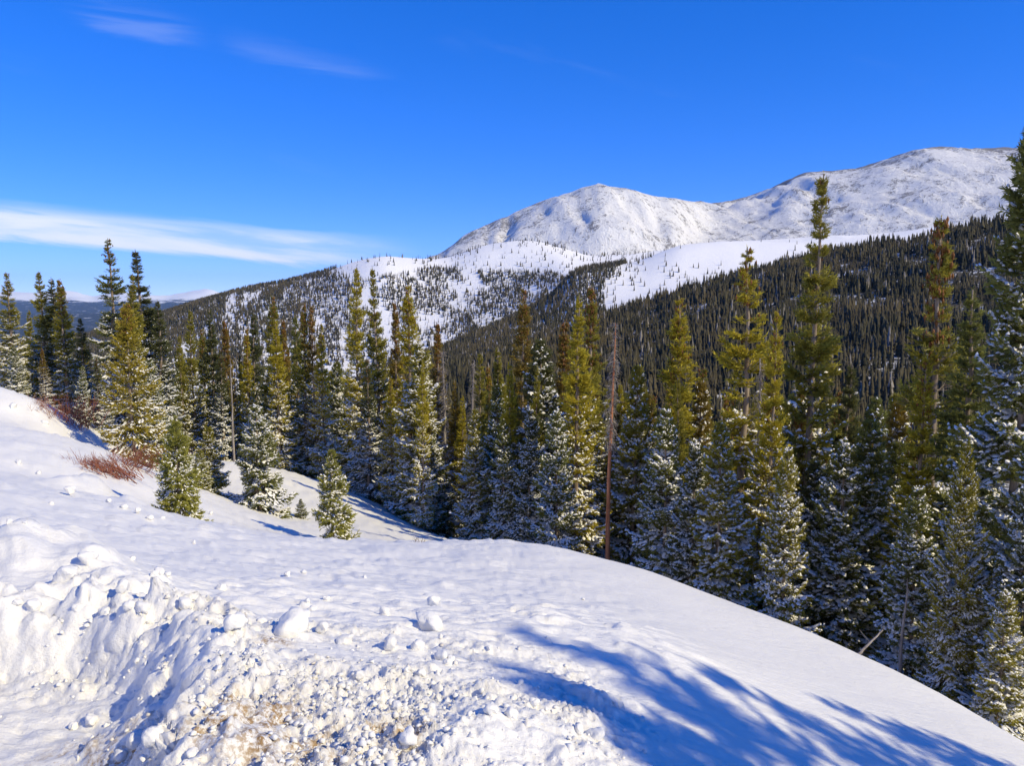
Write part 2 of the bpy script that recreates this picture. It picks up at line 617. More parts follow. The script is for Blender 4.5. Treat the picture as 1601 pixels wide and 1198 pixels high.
def ground_detail(x, y):
    """height added to the plate and masks"""
    r = np.hypot(x, y)
    z = np.zeros(np.shape(x))
    z += 0.10 * fbm(x * 0.35, y * 0.35, 3, 3) * sstep(r, 4, 12)
    # small wind ripples on the open snow, running across the slope
    u, v = project(x, np.maximum(y, 0.3), base_z(x, y))
    calm = sstep(x + 0.10 * y, 0.6, 2.6)                       # the smooth brow stays smooth
    rip = fbm(x * 2.2, y * 5.5, 4, 11, 0.55)
    z += (0.055 * rip + 0.016 * fbm(x * 7, y * 15, 3, 12, 0.6)) * (1 - 0.88 * calm) * sstep(r, 2, 5)
    lump_d, lump_r = worley(x * 1.7 + 0.4 * rip, y * 2.2, 21)
    z += 0.05 * np.clip(1 - lump_d * 3.2, 0, 1) ** 0.6 * (lump_r > 0.72) * (1 - calm)
    l2, lr2 = worley(x * 4.0 + 0.6 * rip, y * 5.0, 23)
    z += 0.026 * np.clip(1 - l2 * 2.6, 0, 1) ** 0.7 * (lr2 > 0.6) * (1 - calm) * sstep(r, 11, 5)
    for (mx, my), m in zip(MXY, MOUNDS):
        d2 = ((x - mx) ** 2 + (y - my) ** 2) / m[2] ** 2
        g = np.exp(-d2 * 1.6)
        z += m[3] * g * (0.85 + 0.9 * fbm(x * 1.1 / m[2], y * 1.1 / m[2], 4, 31, 0.55))
    # cut and wall
    near = r < 12
    sd = np.where(near, wall_sd(x, y) + 0.14 * fbm(x * 2.0, y * 2.0, 3, 41, 0.5), -5.0)
    cut = sstep(sd, -0.06, 0.34)
    foot = sstep(sd, 0.15, 0.6)
    depth = 0.30 * cut + 0.10 * foot
    z -= depth
    # rim thrown up along the wall
    rim = np.exp(-((sd + 0.16) / 0.17) ** 2)
    z += rim * (0.055 + 0.11 * fbm(x * 5.0, y * 5.0, 4, 51, 0.6))
    # crumbly rubble right of the cut and at the foot of the wall
    rub = np.zeros(np.shape(x))
    for (mx, my), rad in zip(RUB, (1.0, 0.8, 0.7, 0.6, 0.9)):
        rub = np.maximum(rub, np.exp(-(((x - mx) ** 2 + (y - my) ** 2) / rad ** 2) ** 1.5))
    rub = np.maximum(rub, 0.9 * rim)
    rub = np.maximum(rub, np.exp(-((sd - 0.30) / 0.32) ** 2))
    rub = np.clip(rub * (0.75 + 1.2 * fbm(x * 1.8, y * 1.8, 3, 61)), 0, 1)
    rub = np.where(near, rub, 0)
    z += 0.045 * fbm(x * 3.3, y * 3.3, 4, 86, 0.55) * np.maximum(rub, 0.4 * np.exp(-(sd / 0.5) ** 2))
    wx, wy = 0.25 * fbm(x * 9, y * 9, 2, 88), 0.25 * fbm(x * 9 + 5, y * 9, 2, 89)
    c1, r1 = worley(x * 15 + wx * 3, y * 15 + wy * 3, 71)
    c2, r2 = worley(x * 34 + wx * 5, y * 34 + wy * 5, 81)
    ch = 0.011 * np.clip(1 - c1 * 1.4, 0, 1) ** 0.8 * (r1 ** 3) + 0.006 * np.clip(1 - c2 * 1.4, 0, 1) ** 0.8 * r2 ** 1.5 + 0.046 * fbm(x * 17, y * 17, 4, 87, 0.75)
    z += rub * ch
    z += 0.012 * fbm(x * 9, y * 9, 3, 99) * cut
    # packed blocks in the wall face
    face = np.exp(-((sd - 0.05) / 0.12) ** 2)
    c3, r3 = worley(x * 5.5, y * 5.5, 83)
    z += face * (0.13 * (np.clip(1 - c3 * 1.3, 0, 1) * r3) + 0.06 * fbm(x * 7, y * 7, 4, 84, 0.55))
    return z, rub, sd


def ground_z(x, y):
    return base_z(x, y) + ground_detail(np.asarray(x, float), np.asarray(y, float))[0]


DIRT = pix_list([(400, 1140), (440, 1170), (360, 1120), (480, 1180), (330, 1165), (90, 1075), (140, 1090), (60, 1180), (430, 1015), (610, 1155), (640, 1165), (205, 1085)])
DIRT_R = [0.21, 0.22, 0.16, 0.2, 0.16, 0.18, 0.2, 0.34, 0.08, 0.12, 0.10, 0.13]


def build_near_ground():
    a1 = np.radians(np.concatenate([np.linspace(-125, -38, 45)[:-1], np.linspace(-38, 38, 510), np.linspace(38, 125, 45)[1:]]))
    rr = np.concatenate([np.linspace(0.3, 2.2, 16)[:-1], np.geomspace(2.2, 6.5, 275)[:-1], np.geomspace(6.5, 95, 205)])
    A, R = np.meshgrid(a1, rr)
    x, y = np.sin(A) * R, np.cos(A) * R
    z0 = base_z(x, y)
    d, rub, sd = ground_detail(x, y)
    z = z0 + d
    # ragged face: push the wall in and out at different heights, so that it breaks into blocks
    fw = np.exp(-((sd - 0.10) / 0.16) ** 2) + 0.45 * np.exp(-((sd + 0.15) / 0.2) ** 2) + 0.12 * rub
    fw = np.where(R < 9, fw, 0)
    x = x + fw * 0.07 * fbm(x * 4 + y * 2, z * 6, 2, 401, 0.5)
    y = y + fw * 0.07 * fbm(x * 5 - y * 2, z * 6 + 4, 2, 405, 0.5)
    nr, na = x.shape
    verts = np.stack([x, y, z], -1).reshape(-1, 3)
    i = np.arange(nr * na).reshape(nr, na)
    faces = np.stack([i[:-1, :-1], i[:-1, 1:], i[1:, 1:], i[1:, :-1]], -1).reshape(-1, 4)[:, ::-1]
    me = mesh_from('snow_ground', verts, faces, M_GROUND, True)
    dirt = np.zeros(x.shape)
    for (mx, my), rad in zip(DIRT, DIRT_R):
        dirt = np.maximum(dirt, 1.25 * np.exp(-((x - mx) ** 2 + (y - my) ** 2) / rad ** 2))
    add_attr(me, 'dirt', np.clip(dirt, 0, 1).ravel())
    add_attr(me, 'grey', np.clip(rub * 0.45 + 0.35 * sstep(sd, 0.1, 0.5), 0, 1).ravel())
    tag(link('snow_ground', me), kind='structure')


build_near_ground()

# ------------------------------------------------------------------ far terrain: ridges one behind the other
T_COLS = np.linspace(-1.4, 1.4, 720)


def row(pts):
    """[(u, v, Y)] -> depth and height along T_COLS"""
    a = np.array(pts, float)
    t, e = te(a[:, 0], a[:, 1])
    o = np.argsort(t)
    Y = np.interp(T_COLS, t[o], a[o, 2])
    ev = np.interp(T_COLS, t[o], e[o])
    ker = np.hanning(13)
    ker /= ker.sum()
    pad = lambda q: np.convolve(np.pad(q, 6, mode='edge'), ker, 'valid')
    Y, ev = pad(Y), pad(ev)
    return Y, CAM_Z + ev * Y


def row_z(Y, zf):
    Yv = np.full(len(T_COLS), float(Y))
    return Yv, zf(T_COLS * Y, Yv)


A_CREST = [(-900, 640, 600), (0, 640, 600), (500, 625, 640), (700, 570, 760), (850, 522, 900), (940, 488, 980), (1000, 468, 1000), (1100, 436, 1000), (1250, 397, 960), (1400, 372, 900), (1500, 352, 880), (1601, 342, 860), (1900, 318, 840), (2500, 300, 820)]
B_TOP = [(-900, 640, 1500), (300, 640, 1500), (500, 608, 1500), (600, 562, 1550), (700, 527, 1600), (800, 484, 1650), (870, 446, 1700), (892, 412, 1720), (940, 404, 1750), (1000, 400, 1780), (1060, 383, 1800), (1130, 377, 1820), (1200, 379, 1820), (1300, 380, 1800), (1450, 372, 1700), (1601, 350, 1600), (2500, 340, 1500)]
B_CREST = [(u, v + (14 if u < 960 else 8 if u < 1001 else 0), Y) for u, v, Y in B_TOP]
C_MID = [(-900, 600, 1900), (0, 590, 1900), (300, 575, 1950), (500, 540, 2000), (700, 500, 2050), (800, 465, 2100), (880, 425, 2150), (1000, 412, 2250), (1200, 395, 2300), (1601, 365, 2300), (2500, 360, 2300)]
C_CREST = [(-900, 556, 2900), (0, 542, 2900), (150, 520, 2900), (250, 492, 2850), (330, 467, 2800), (385, 452, 2800), (440, 443, 2750), (500, 428, 2700), (560, 407, 2650), (600, 400, 2600), (650, 405, 2650), (700, 404, 2700), (760, 384, 2750), (800, 378, 2750), (840, 377, 2750), (880, 390, 2700), (920, 402, 2650), (1000, 398, 2700), (1100, 382, 2800), (1250, 374, 2800), (1400, 366, 2700), (1601, 335, 2500), (2500, 335, 2500)]
D_MID = [(-900, 570, 3300), (300, 520, 3300), (600, 428, 3200), (690, 402, 3150), (760, 382, 3150), (830, 352, 3180), (900, 345, 3050), (940, 352, 2950), (1000, 362, 3000), (1060, 366, 3100), (1115, 362, 3500), (1180, 345, 3500), (1230, 352, 3250), (1270, 340, 3300), (1350, 325, 3200), (1450, 305, 3150), (1601, 288, 3050), (2500, 280, 3000)]
D_CREST = [(-900, 590, 4300), (300, 540, 4300), (600, 436, 4000), (660, 412, 3800), (690, 394, 3650), (740, 361, 3600), (800, 332, 3550), (870, 304, 3500), (905, 293, 3450), (930, 289, 3430), (960, 291, 3450), (1000, 299, 3500), (1040, 310, 3600), (1080, 314, 3900), (1110, 320, 4300), (1150, 312, 4400), (1190, 300, 4350), (1220, 287, 4250), (1250, 273, 4200), (1280, 268, 4200), (1330, 268, 4200), (1370, 256, 4150), (1420, 238, 4050), (1455, 231, 4000), (1500, 234, 4100), (1540, 230, 4200), (1601, 231, 4300), (1900, 225, 4300), (2500, 260, 4300)]


def shift(rowpts, dv, kY):
    return [(u, v + dv, Y * kY) for u, v, Y in rowpts]


ROWS = [
    row_z(60, lambda x, y: base_z(x, y) - 0.6),
    row_z(110, lambda x, y: base_z(x, y) - 1.5),
    row([(-900, 800, 190), (600, 850, 190), (1601, 860, 190), (2500, 860, 190)]),
    row([(-900, 730, 300), (0, 740, 300), (600, 770, 280), (1601, 770, 270), (2500, 770, 260)]),
    row([(-900, 655, 450), (400, 665, 450), (700, 645, 450), (1000, 615, 480), (1300, 590, 480), (1601, 565, 470), (2500, 540, 460)]),
    row([(-900, 648, 530), (400, 640, 560), (700, 605, 600), (1000, 545, 700), (1300, 485, 700), (1601, 440, 680), (2500, 400, 650)]),
    row(shift(A_CREST, 13, 1)),
    row(shift(A_CREST, 40, 1.22)),
    row([(-900, 650, 1200), (500, 640, 1250), (700, 560, 1320), (850, 520, 1380), (950, 478, 1430), (1050, 450, 1480), (1200, 428, 1480), (1601, 400, 1350), (2500, 380, 1300)]),
    row(B_CREST),
    row(shift(B_CREST, 22, 1.10)),
    row(C_MID),
    row(C_CREST),
    row(shift(C_CREST, 16, 1.06)),
    row(D_MID),
    row(D_CREST),
    row(shift(D_CREST, 40, 1.25)),
]
RY = np.stack([r[0] for r in ROWS])
RZ = np.stack([r[1] for r in ROWS])
for k in range(1, len(ROWS)):            # depths must grow
    RY[k] = np.maximum(RY[k], RY[k - 1] * 1.03)


def far_xyz(ti, s):
    """ti: index along T_COLS (float), s: row parameter (float); both arrays"""
    i0 = np.clip(np.floor(ti).astype(int), 0, len(T_COLS) - 2)
    f = ti - i0
    k = np.clip(np.floor(s).astype(int), 0, len(ROWS) - 2)
    q = s - k

    def at(arr, kk):
        kk = np.clip(kk, 0, len(ROWS) - 1)
        return arr[kk, i0] * (1 - f) + arr[kk, i0 + 1] * f
    y0, y1, y2, y3 = at(RY, k - 1), at(RY, k), at(RY, k + 1), at(RY, k + 2)
    z0, z1, z2, z3 = at(RZ, k - 1), at(RZ, k), at(RZ, k + 1), at(RZ, k + 2)
    y0 = np.where(k == 0, 2 * y1 - y2, y0)
    z0 = np.where(k == 0, 2 * z1 - z2, z0)
    y3 = np.where(k == len(ROWS) - 2, 2 * y2 - y1, y3)
    z3 = np.where(k == len(ROWS) - 2, 2 * z2 - z1, z3)
    h = y2 - y1

    def slope(ya, za, yb, zb, yc, zc):      # limited slope, so that crests do not overshoot
        d1, d2 = (zb - za) / (yb - ya), (zc - zb) / (yc - yb)
        return np.where(d1 * d2 <= 0, 0.0, 2 * d1 * d2 / (d1 + d2 + 1e-9))
    m1, m2 = slope(y0, z0, y1, z1, y2, z2), slope(y1, z1, y2, z2, y3, z3)
    Y = y1 + h * q
    z = (2 * q ** 3 - 3 * q ** 2 + 1) * z1 + (q ** 3 - 2 * q ** 2 + q) * h * m1 + (-2 * q ** 3 + 3 * q ** 2) * z2 + (q ** 3 - q ** 2) * h * m2
    t = T_COLS[i0] * (1 - f) + T_COLS[i0 + 1] * f
    x = t * Y
    # relief: gullies and spurs, none on the near slope
    amp = sstep(Y, 250, 900) * 7 + sstep(Y, 2300, 3300) * 42
    rid = 0.5 - np.abs(fbm(x / 420 + 5, Y / 420, 4, 7, 0.5)) * 1.6
    fine = fbm(x / 120, Y / 120, 4, 17, 0.55)
    onrow = 1 - 0.75 * np.exp(-((s - np.round(s)) / 0.18) ** 2) * np.isin(np.round(s), (6, 9, 12, 15))
    z = z + amp * (0.55 * (rid - 0.2) + 0.34 * fine) * onrow
    # sharp-cut gullies running down the high peaks
    hi = sstep(s, 13.2, 14.2)
    gul = np.abs(fbm(x / 260 + 0.15 * z / 100, Y / 900, 3, 27, 0.5))
    gul2 = np.abs(fbm(x / 120 + 0.1 * z / 100 + 7, Y / 700, 2, 28, 0.5))
    z = z - hi * (26 * np.clip(0.22 - gul, 0, 1) / 0.22 + 11 * np.clip(0.2 - gul2, 0, 1) / 0.2) * onrow
    return x, Y, z


def far_sheet(name, s0, s1, ns, mat, rock=None, duff=None):
    ti = np.arange(len(T_COLS)).astype(float)
    s = np.linspace(s0, s1, ns)
    TI, S = np.meshgrid(ti, s)
    x, y, z = far_xyz(TI, S)
    nr, na = x.shape
    verts = np.stack([x, y, z], -1).reshape(-1, 3)
    i = np.arange(nr * na).reshape(nr, na)
    faces = np.stack([i[:-1, :-1], i[:-1, 1:], i[1:, 1:], i[1:, :-1]], -1).reshape(-1, 4)[:, ::-1]
    me = mesh_from(name, verts, faces, mat, True)
    add_attr(me, 'rock', (rock(x, y, z, S) if rock else np.zeros(x.shape)).ravel())
    add_attr(me, 'duff', (duff(x, y, z, S) if duff else np.ones(x.shape)).ravel())
    return tag(link(name, me), kind='structure')


far_sheet('valley_slope', 0.0, 7.0, 70, M_FLOOR)
far_sheet('meadow_hill', 7.0, 10.0, 40, M_MEADOW)
far_sheet('burnt_hill', 10.0, 13.0, 60, M_HILL)
far_sheet('mountain', 13.0, 16.0, 120, M_PEAK,
          rock=lambda x, y, z, s: np.clip(1.2 * np.exp(-((s - 14.95) / 0.10) ** 2) * sstep(x / y, 0.20, 0.45) + 0.25 * sstep(s, 14.2, 15.0) + 0.35 * (fbm(x / 300, y / 300, 3, 77)), 0, 1.4))


def distant_range():
    t = np.linspace(-1.6, 0.4, 330)
    u = W / 2 + F * t
    peaks = 457 + 6 * np.interp(u, [-2000, 0, 60, 110, 150, 250, 290, 330, 370, 800], [0.3, 0.2, 0.6, -0.8, 0.6, 0.7, 0.2, -0.7, 0.6, 2])
    peaks = peaks + 6.5 * fbm(t * 22, t * 0, 4, 5, 0.55)
    rows = [(np.full(len(t), 575.0), 5500.0), (np.full(len(t), 528.0), 9000.0), (505 + 8 * fbm(t * 9, t * 0 + 3, 3, 6), 13000.0), (490 + 9 * fbm(t * 8, t * 0 + 9, 3, 8), 18000.0),
            (497 + 0 * t, 20500.0), (474 + 6 * fbm(t * 14, t * 0 + 1, 3, 9), 27000.0), (peaks, 31000.0), (peaks + 25, 36000.0)]
    Ys = np.array([r[1] for r in rows])
    Zs = np.stack([CAM_Z + te(u, r[0])[1] * r[1] for r in rows])
    s = np.linspace(0, len(rows) - 1, 85)
    k = np.clip(np.floor(s).astype(int), 0, len(rows) - 2)
    q = (s - k)[:, None]
    q2 = q * q * (3 - 2 * q)
    Y = Ys[k][:, None] * (1 - q) + Ys[k + 1][:, None] * q + 0 * t[None]
    z = Zs[k] * (1 - q2) + Zs[k + 1] * q2
    x = t[None] * Y
    z = z + 110 * fbm(x / 1500, Y / 1500, 5, 12, 0.55) * sstep(Y, 9000, 20000) * (0.3 + 0.7 * np.clip(np.abs(s - np.round(s)) * 4, 0, 1))[:, None]
    nr, na = x.shape
    i = np.arange(nr * na).reshape(nr, na)
    faces = np.stack([i[:-1, :-1], i[:-1, 1:], i[1:, 1:], i[1:, :-1]], -1).reshape(-1, 4)[:, ::-1]
    me = mesh_from('distant_range', np.stack([x, Y, z], -1).reshape(-1, 3), faces, M_DIST, True)
    tag(link('distant_mountain_range', me), kind='structure')


distant_range()


def bounce_hillside():  # unseen snowy slope behind the camera, added to bounce sunlight into the shade
    th = np.radians(np.linspace(-78, -205, 150))
    r = np.concatenate([np.linspace(38, 120, 40)[:-1], np.geomspace(120, 620, 60)])
    A, Rr = np.meshgrid(th, r)
    x, y = np.sin(A) * Rr, np.cos(A) * Rr
    e = sstep(np.degrees(A), -78, -105) * sstep(np.degrees(A), -205, -165)
    z = -1.5 + e * (0.58 * (Rr - 38)) - (1 - e) * 0.30 * (Rr - 38) + 9 * fbm(x / 60, y / 60, 4, 601) * sstep(Rr, 45, 120)
    nr, na = x.shape
    i = np.arange(nr * na).reshape(nr, na)
    faces = np.stack([i[:-1, :-1], i[:-1, 1:], i[1:, 1:], i[1:, :-1]], -1).reshape(-1, 4)
    me = mesh_from('bounce_hillside', np.stack([x, y, z], -1).reshape(-1, 3), faces, M_MEADOW, True)
    add_attr(me, 'rock', np.zeros(nr * na))
    tag(link('bounce_hillside', me), kind='structure')


bounce_hillside()

# ------------------------------------------------------------------ air
def haze_box():
    x, y0, y1, z0, z1 = 62000.0, -3000.0, 37500.0, -900.0, 1500.0
    v = np.array([(a, b, c) for a in (-x, x) for b in (y0, y1) for c in (z0, z1)], float)
    f = np.array([(0, 1, 3, 2), (4, 6, 7, 5), (0, 4, 5, 1), (2, 3, 7, 6), (0, 2, 6, 4), (1, 5, 7, 3)])
    m = bpy.data.materials.new('air')
    m.use_nodes = True
    nt = m.node_tree
    nt.nodes.clear()
    out = nt.nodes.new('ShaderNodeOutputMaterial')
    pv = nt.nodes.new('ShaderNodeVolumePrincipled')
    pv.inputs['Color'].default_value = (0.36, 0.60, 1.0, 1)
    pv.inputs['Density'].default_value = 1.35e-5
    pv.inputs['Anisotropy'].default_value = 0.0
    nt.links.new(pv.outputs[0], out.inputs['Volume'])
    o = link('haze', mesh_from('haze', v, f, m))
    tag(o, 'thin blue mountain air filling the whole valley', 'haze', kind='stuff')


haze_box()

# ------------------------------------------------------------------ conifers: prototypes
def _norm(a):
    return a / (np.linalg.norm(a, axis=-1, keepdims=True) + 1e-9)


def brush(rng, p0, p1, n, w, back=0.35):
    """needle triangles round twigs p0->p1 (m,3); n per twig; returns (m*n*3,3)"""
    m = len(p0)
    d = p1 - p0
    L = np.linalg.norm(d, axis=1, keepdims=True)
    dn = d / (L + 1e-9)
    s = (np.arange(n)[None] + rng.random((m, n))) / n
    base = p0[:, None] + d[:, None] * s[..., None]
    rnd = rng.normal(size=(m, n, 3))
    rnd[..., 2] = rnd[..., 2] * 0.55 + 0.22
    perp = rnd - (rnd * dn[:, None]).sum(-1, keepdims=True) * dn[:, None]
    perp = _norm(perp)
    ww = w * (0.65 + 0.7 * rng.random((m, n, 1)))
    tip = base + perp * ww + dn[:, None] * ww * (0.7 + 0.6 * rng.random((m, n, 1)))
    half = np.minimum(L[:, None] / n * 1.5, w * 0.8)
    side = _norm(np.cross(perp, dn[:, None]) + 0.6 * rng.normal(size=(m, n, 3)))
    a = base - dn[:, None] * half * 0.6 - side * half * 0.35
    b = base + dn[:, None] * half * 0.6 + side * half * 0.35
    return np.stack([a, b, tip], 2).reshape(-1, 3)


def pads(rng, p0, p1, w, h):
    """little roofs of snow lying along p0->p1; (m,3) each; returns verts (m*6,3), faces"""
    m = len(p0)
    d = p1 - p0
    dn = _norm(d)
    side = _norm(np.cross(dn, np.array([0, 0, 1.0])[None]))
    ww = (w * (0.6 + 0.8 * rng.random(m)))[:, None]
    hh = (h * (0.6 + 0.8 * rng.random(m)))[:, None]
    up = np.array([0, 0, 1.0])[None]
    mid = (p0 + p1) / 2
    a, b = p0 + up * hh * 0.25, p1 + up * hh * 0.10
    c1 = mid + side * ww + d * 0.10 * rng.normal(size=(m, 1))
    c2 = mid - side * ww + d * 0.10 * rng.normal(size=(m, 1))
    r1 = p0 + d * 0.28 + up * hh
    r2 = p0 + d * 0.72 + up * hh * 0.85
    V = np.stack([a, c1, b, c2, r1, r2], 1).reshape(-1, 3)
    f = np.array([(0, 1, 4), (1, 5, 4), (1, 2, 5), (2, 3, 5), (3, 4, 5), (3, 0, 4)])
    f = (np.arange(m)[:, None, None] * 6 + f[None]).reshape(-1, 3)
    return V, f


def tube(path, rad, sides=6):
    """tapered tube along path (n,3) with radii"""
    n = len(path)
    d = _norm(np.gradient(path, axis=0))
    ref = np.array([0.31, 0.95, 0.05])
    a = _norm(np.cross(d, ref[None]))
    b = np.cross(d, a)
    ang = np.linspace(0, 2 * np.pi, sides, endpoint=False)
    V = path[:, None] + (np.cos(ang)[None, :, None] * a[:, None] + np.sin(ang)[None, :, None] * b[:, None]) * np.asarray(rad)[:, None, None]
    i = np.arange(n * sides).reshape(n, sides)
    f = np.stack([i[:-1], np.roll(i[:-1], -1, 1), np.roll(i[1:], -1, 1), i[1:]], -1).reshape(-1, 4)
    return V.reshape(-1, 3), f


class Bag:
    def __init__(self):
        self.v, self.f, self.n = [], [], 0

    def add(self, v, f):
        self.v.append(v)
        self.f.append(np.asarray(f) + self.n)
        self.n += len(v)

    def mesh(self, name, mat, smooth=False):
        fs = {}
        for f in self.f:
            fs.setdefault(f.shape[1], []).append(f)
        return mesh_from(name, np.concatenate(self.v), [np.concatenate(x) for x in fs.values()], mat, smooth)


def spruce(seed, Ht, R, nb, snow, cones=0.0, h0=0.06, power=0.8, twig=1.0, gaps=(), sparse=0.0, needles=7, bare=0.0, ascend=35, lead=0.05, fluff=0.07, lowsnow=0.75):
    """trunk, crown, snow and cone meshes of one conifer of height Ht and crown radius R"""
    rng = np.random.default_rng(seed)
    if Ht > 3:
        nb = int(nb * 1.32)
    wood, cone, sn = Bag(), Bag(), Bag()
    N = []
    tone = []
    zz = np.linspace(0, Ht * 0.995, 14)
    wob = np.cumsum(rng.normal(size=(14, 2)) * Ht * 0.0022, 0)
    path = np.column_stack([wob, zz])
    path[0, 2] = -0.6 - 0.02 * Ht
    r0 = 0.0095 * Ht + 0.01
    wood.add(*tube(path, r0 * (1 - zz / Ht) ** 0.85 + 0.006 + 0.0004 * Ht, 7))
    nwh = int(Ht * 3.6) if Ht > 3 else int(Ht * 10)
    wh = (np.arange(nwh) + rng.random(nwh) * 0.5) / nwh
    wh = 1 - (1 - wh) ** 1.18
    az = rng.random() * 6.28
    lob = 0.22 * rng.normal(size=4)
    for i in range(nb):
        x = h0 + (0.985 - h0) * (wh[rng.integers(nwh)] + rng.normal() * 0.20 / nwh)
        x = min(max(x, h0), 0.992)
        if rng.random() < sparse:
            continue
        az += 2.399963 + rng.normal() * 0.35
        if any(lo < x < hi and rng.random() < p for lo, hi, p in gaps):
            continue
        prof = min(1.0, ((1 - x) / 0.86) ** power)
        prof *= 1 + 0.14 * math.sin(x * 19 + seed) + 0.12 * math.sin(x * 47 + 2 * seed) + lob[int((az % 6.283) / 6.283 * 4) % 4] * (0.4 + 0.6 * (1 - x))
        L = R * prof * (0.50 + 0.66 * rng.random()) + lead * 0.9
        if rng.random() < 0.05:
            L *= 1.25
        el = math.radians(ascend * max(0, (x - 0.35) / 0.65) ** 0.8 - 24 * max(0, (0.6 - x) / 0.6) + rng.normal() * 7)
        ns = 7
        q = np.linspace(0, 1, ns)
        droop = 0.20 * L * (1 - x * 0.8)
        rad = q * L * math.cos(el)
        bz = q * L * math.sin(el) - droop * np.sin(q * math.pi * 0.75) + 0.17 * L * q ** 3
        k = np.interp(x * Ht, path[:, 2], np.arange(14))
        cx = np.interp(k, np.arange(14), path[:, 0])
        cy = np.interp(k, np.arange(14), path[:, 1])
        curl = rng.normal() * 0.12
        sp = np.column_stack([cx + rad * np.cos(az + curl * q), cy + rad * np.sin(az + curl * q), x * Ht + bz])
        wood.add(*tube(sp[::2], (0.006 + 0.013 * L) * (1 - 0.85 * q[::2]), 3))
        nt = int((4 + L * 14) * twig)
        s = np.sort(rng.random(nt)) * 0.86 + 0.14
        sgn = np.where(np.arange(nt) % 2 == 0, 1.0, -1.0)
        px = np.stack([np.interp(s, q, sp[:, j]) for j in range(3)], 1)
        dirv = _norm(np.stack([np.interp(s, q, np.gradient(sp[:, j])) for j in range(3)], 1))
        sidev = _norm(np.cross(dirv, np.array([0, 0, 1.0])[None])) * sgn[:, None]
        fl = fluff * (0.45 + 0.55 * min(1.0, L / 0.38))
        tl = (0.50 * L * (1.05 - s) + (0.09 + 0.03 * rng.random(nt)) * min(1.0, 0.25 + L / 0.45)) * (0.7 + 0.6 * rng.random(nt))
        dv = _norm(dirv * (0.75 + 0.3 * rng.random((nt, 1))) + sidev * (0.55 + 0.35 * rng.random((nt, 1))) + np.array([0, 0, 1.0]) * (rng.normal(size=(nt, 1)) * 0.09 - 0.14))
        e = px + dv * tl[:, None]
        p0 = np.concatenate([px, sp[1:-1]])
        p1 = np.concatenate([e, sp[2:]])
        if rng.random() > bare:
            N.append(brush(rng, p0, p1, needles, fl))
            tip_ = np.concatenate([s, np.linspace(0.2, 1, len(p0) - nt)])
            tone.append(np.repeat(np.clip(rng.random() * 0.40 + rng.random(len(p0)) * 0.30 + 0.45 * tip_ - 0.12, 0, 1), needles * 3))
        else:
            for a, b in zip(p0[::2], p1[::2]):
                wood.add(*tube(np.stack([a, (a + b) / 2, b]), [0.006, 0.005, 0.003], 3))
        ps = snow * sstep(np.array(x), lowsnow + 0.12, lowsnow - 0.32)
        if ps > 0.02:
            pick = rng.random(len(p0)) < ps
            if pick.any():
                up = np.array([0, 0, fluff * 0.55])
                qa, qb = p0[pick] + up, p1[pick] + up
                jit = rng.normal(size=qa.shape) * fluff * 0.15
                lo_ = rng.random((len(qa), 1)) * 0.5
                sn.add(*pads(rng, qa + (qb - qa) * lo_ + jit, qa + (qb - qa) * (lo_ + 0.34 + 0.2 * rng.random((len(qa), 1))) + jit, fluff * (0.55 + 0.40 * ps), fluff * 0.55))
                lo_ = 0.6 + rng.random((len(qa), 1)) * 0.2
                sn.add(*pads(rng, qa + (qb - qa) * lo_ - jit, qa + (qb - qa) * 1.03 - jit, fluff * (0.40 + 0.3 * ps), fluff * 0.45)) if rng.random() < 0.6 else None
            for lo_, hi_ in ((2, 4), (3, 5), (4, 6)):
                if rng.random() < ps * 0.9:
                    a, b = sp[lo_] + (0, 0, fluff * .7), sp[hi_] + (0, 0, fluff * .6)
                    sn.add(*pads(rng, a[None], b[None], fluff * 0.75, fluff * 0.6))
        if cones and x > 0.70 and rng.random() < cones * sstep(np.array(x), 0.68, 0.85):
            for _ in range(int(3 + L * 9)):
                qq = rng.random() ** 0.6
                c = np.array([np.interp(qq, q, sp[:, j]) for j in range(3)]) + rng.normal(size=3) * np.array([.05, .05, .03])
                ax = np.array([[0, 0, .055], [0, 0, -.075], [.02, 0, 0], [-.02, 0, 0], [0, .02, 0], [0, -.02, 0]])
                cone.add(c[None] + ax * (0.8 + 0.5 * rng.random()), np.array([(0, 2, 4), (0, 4, 3), (0, 3, 5), (0, 5, 2), (1, 4, 2), (1, 3, 4), (1, 5, 3), (1, 2, 5)]))
    # leader
    top = np.array([path[-1, 0], path[-1, 1], Ht * 0.93])
    N.append(brush(rng, top[None], np.array([[path[-1, 0], path[-1, 1], Ht]]), 26, 0.032))
    tone.append(np.full(26 * 3, 0.6))
    NV = np.concatenate(N)
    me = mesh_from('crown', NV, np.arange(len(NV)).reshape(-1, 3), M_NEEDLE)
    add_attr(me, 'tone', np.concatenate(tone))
    parts = {'trunk': wood.mesh('trunk', M_BARK, True), 'crown': me}
    if sn.n:
        parts['bough_snow'] = sn.mesh('bough_snow', M_BSNOW)
    if cone.n:
        parts['cone_cluster'] = cone.mesh('cone_cluster', M_CONE)
    return {'H': Ht, 'parts': parts}


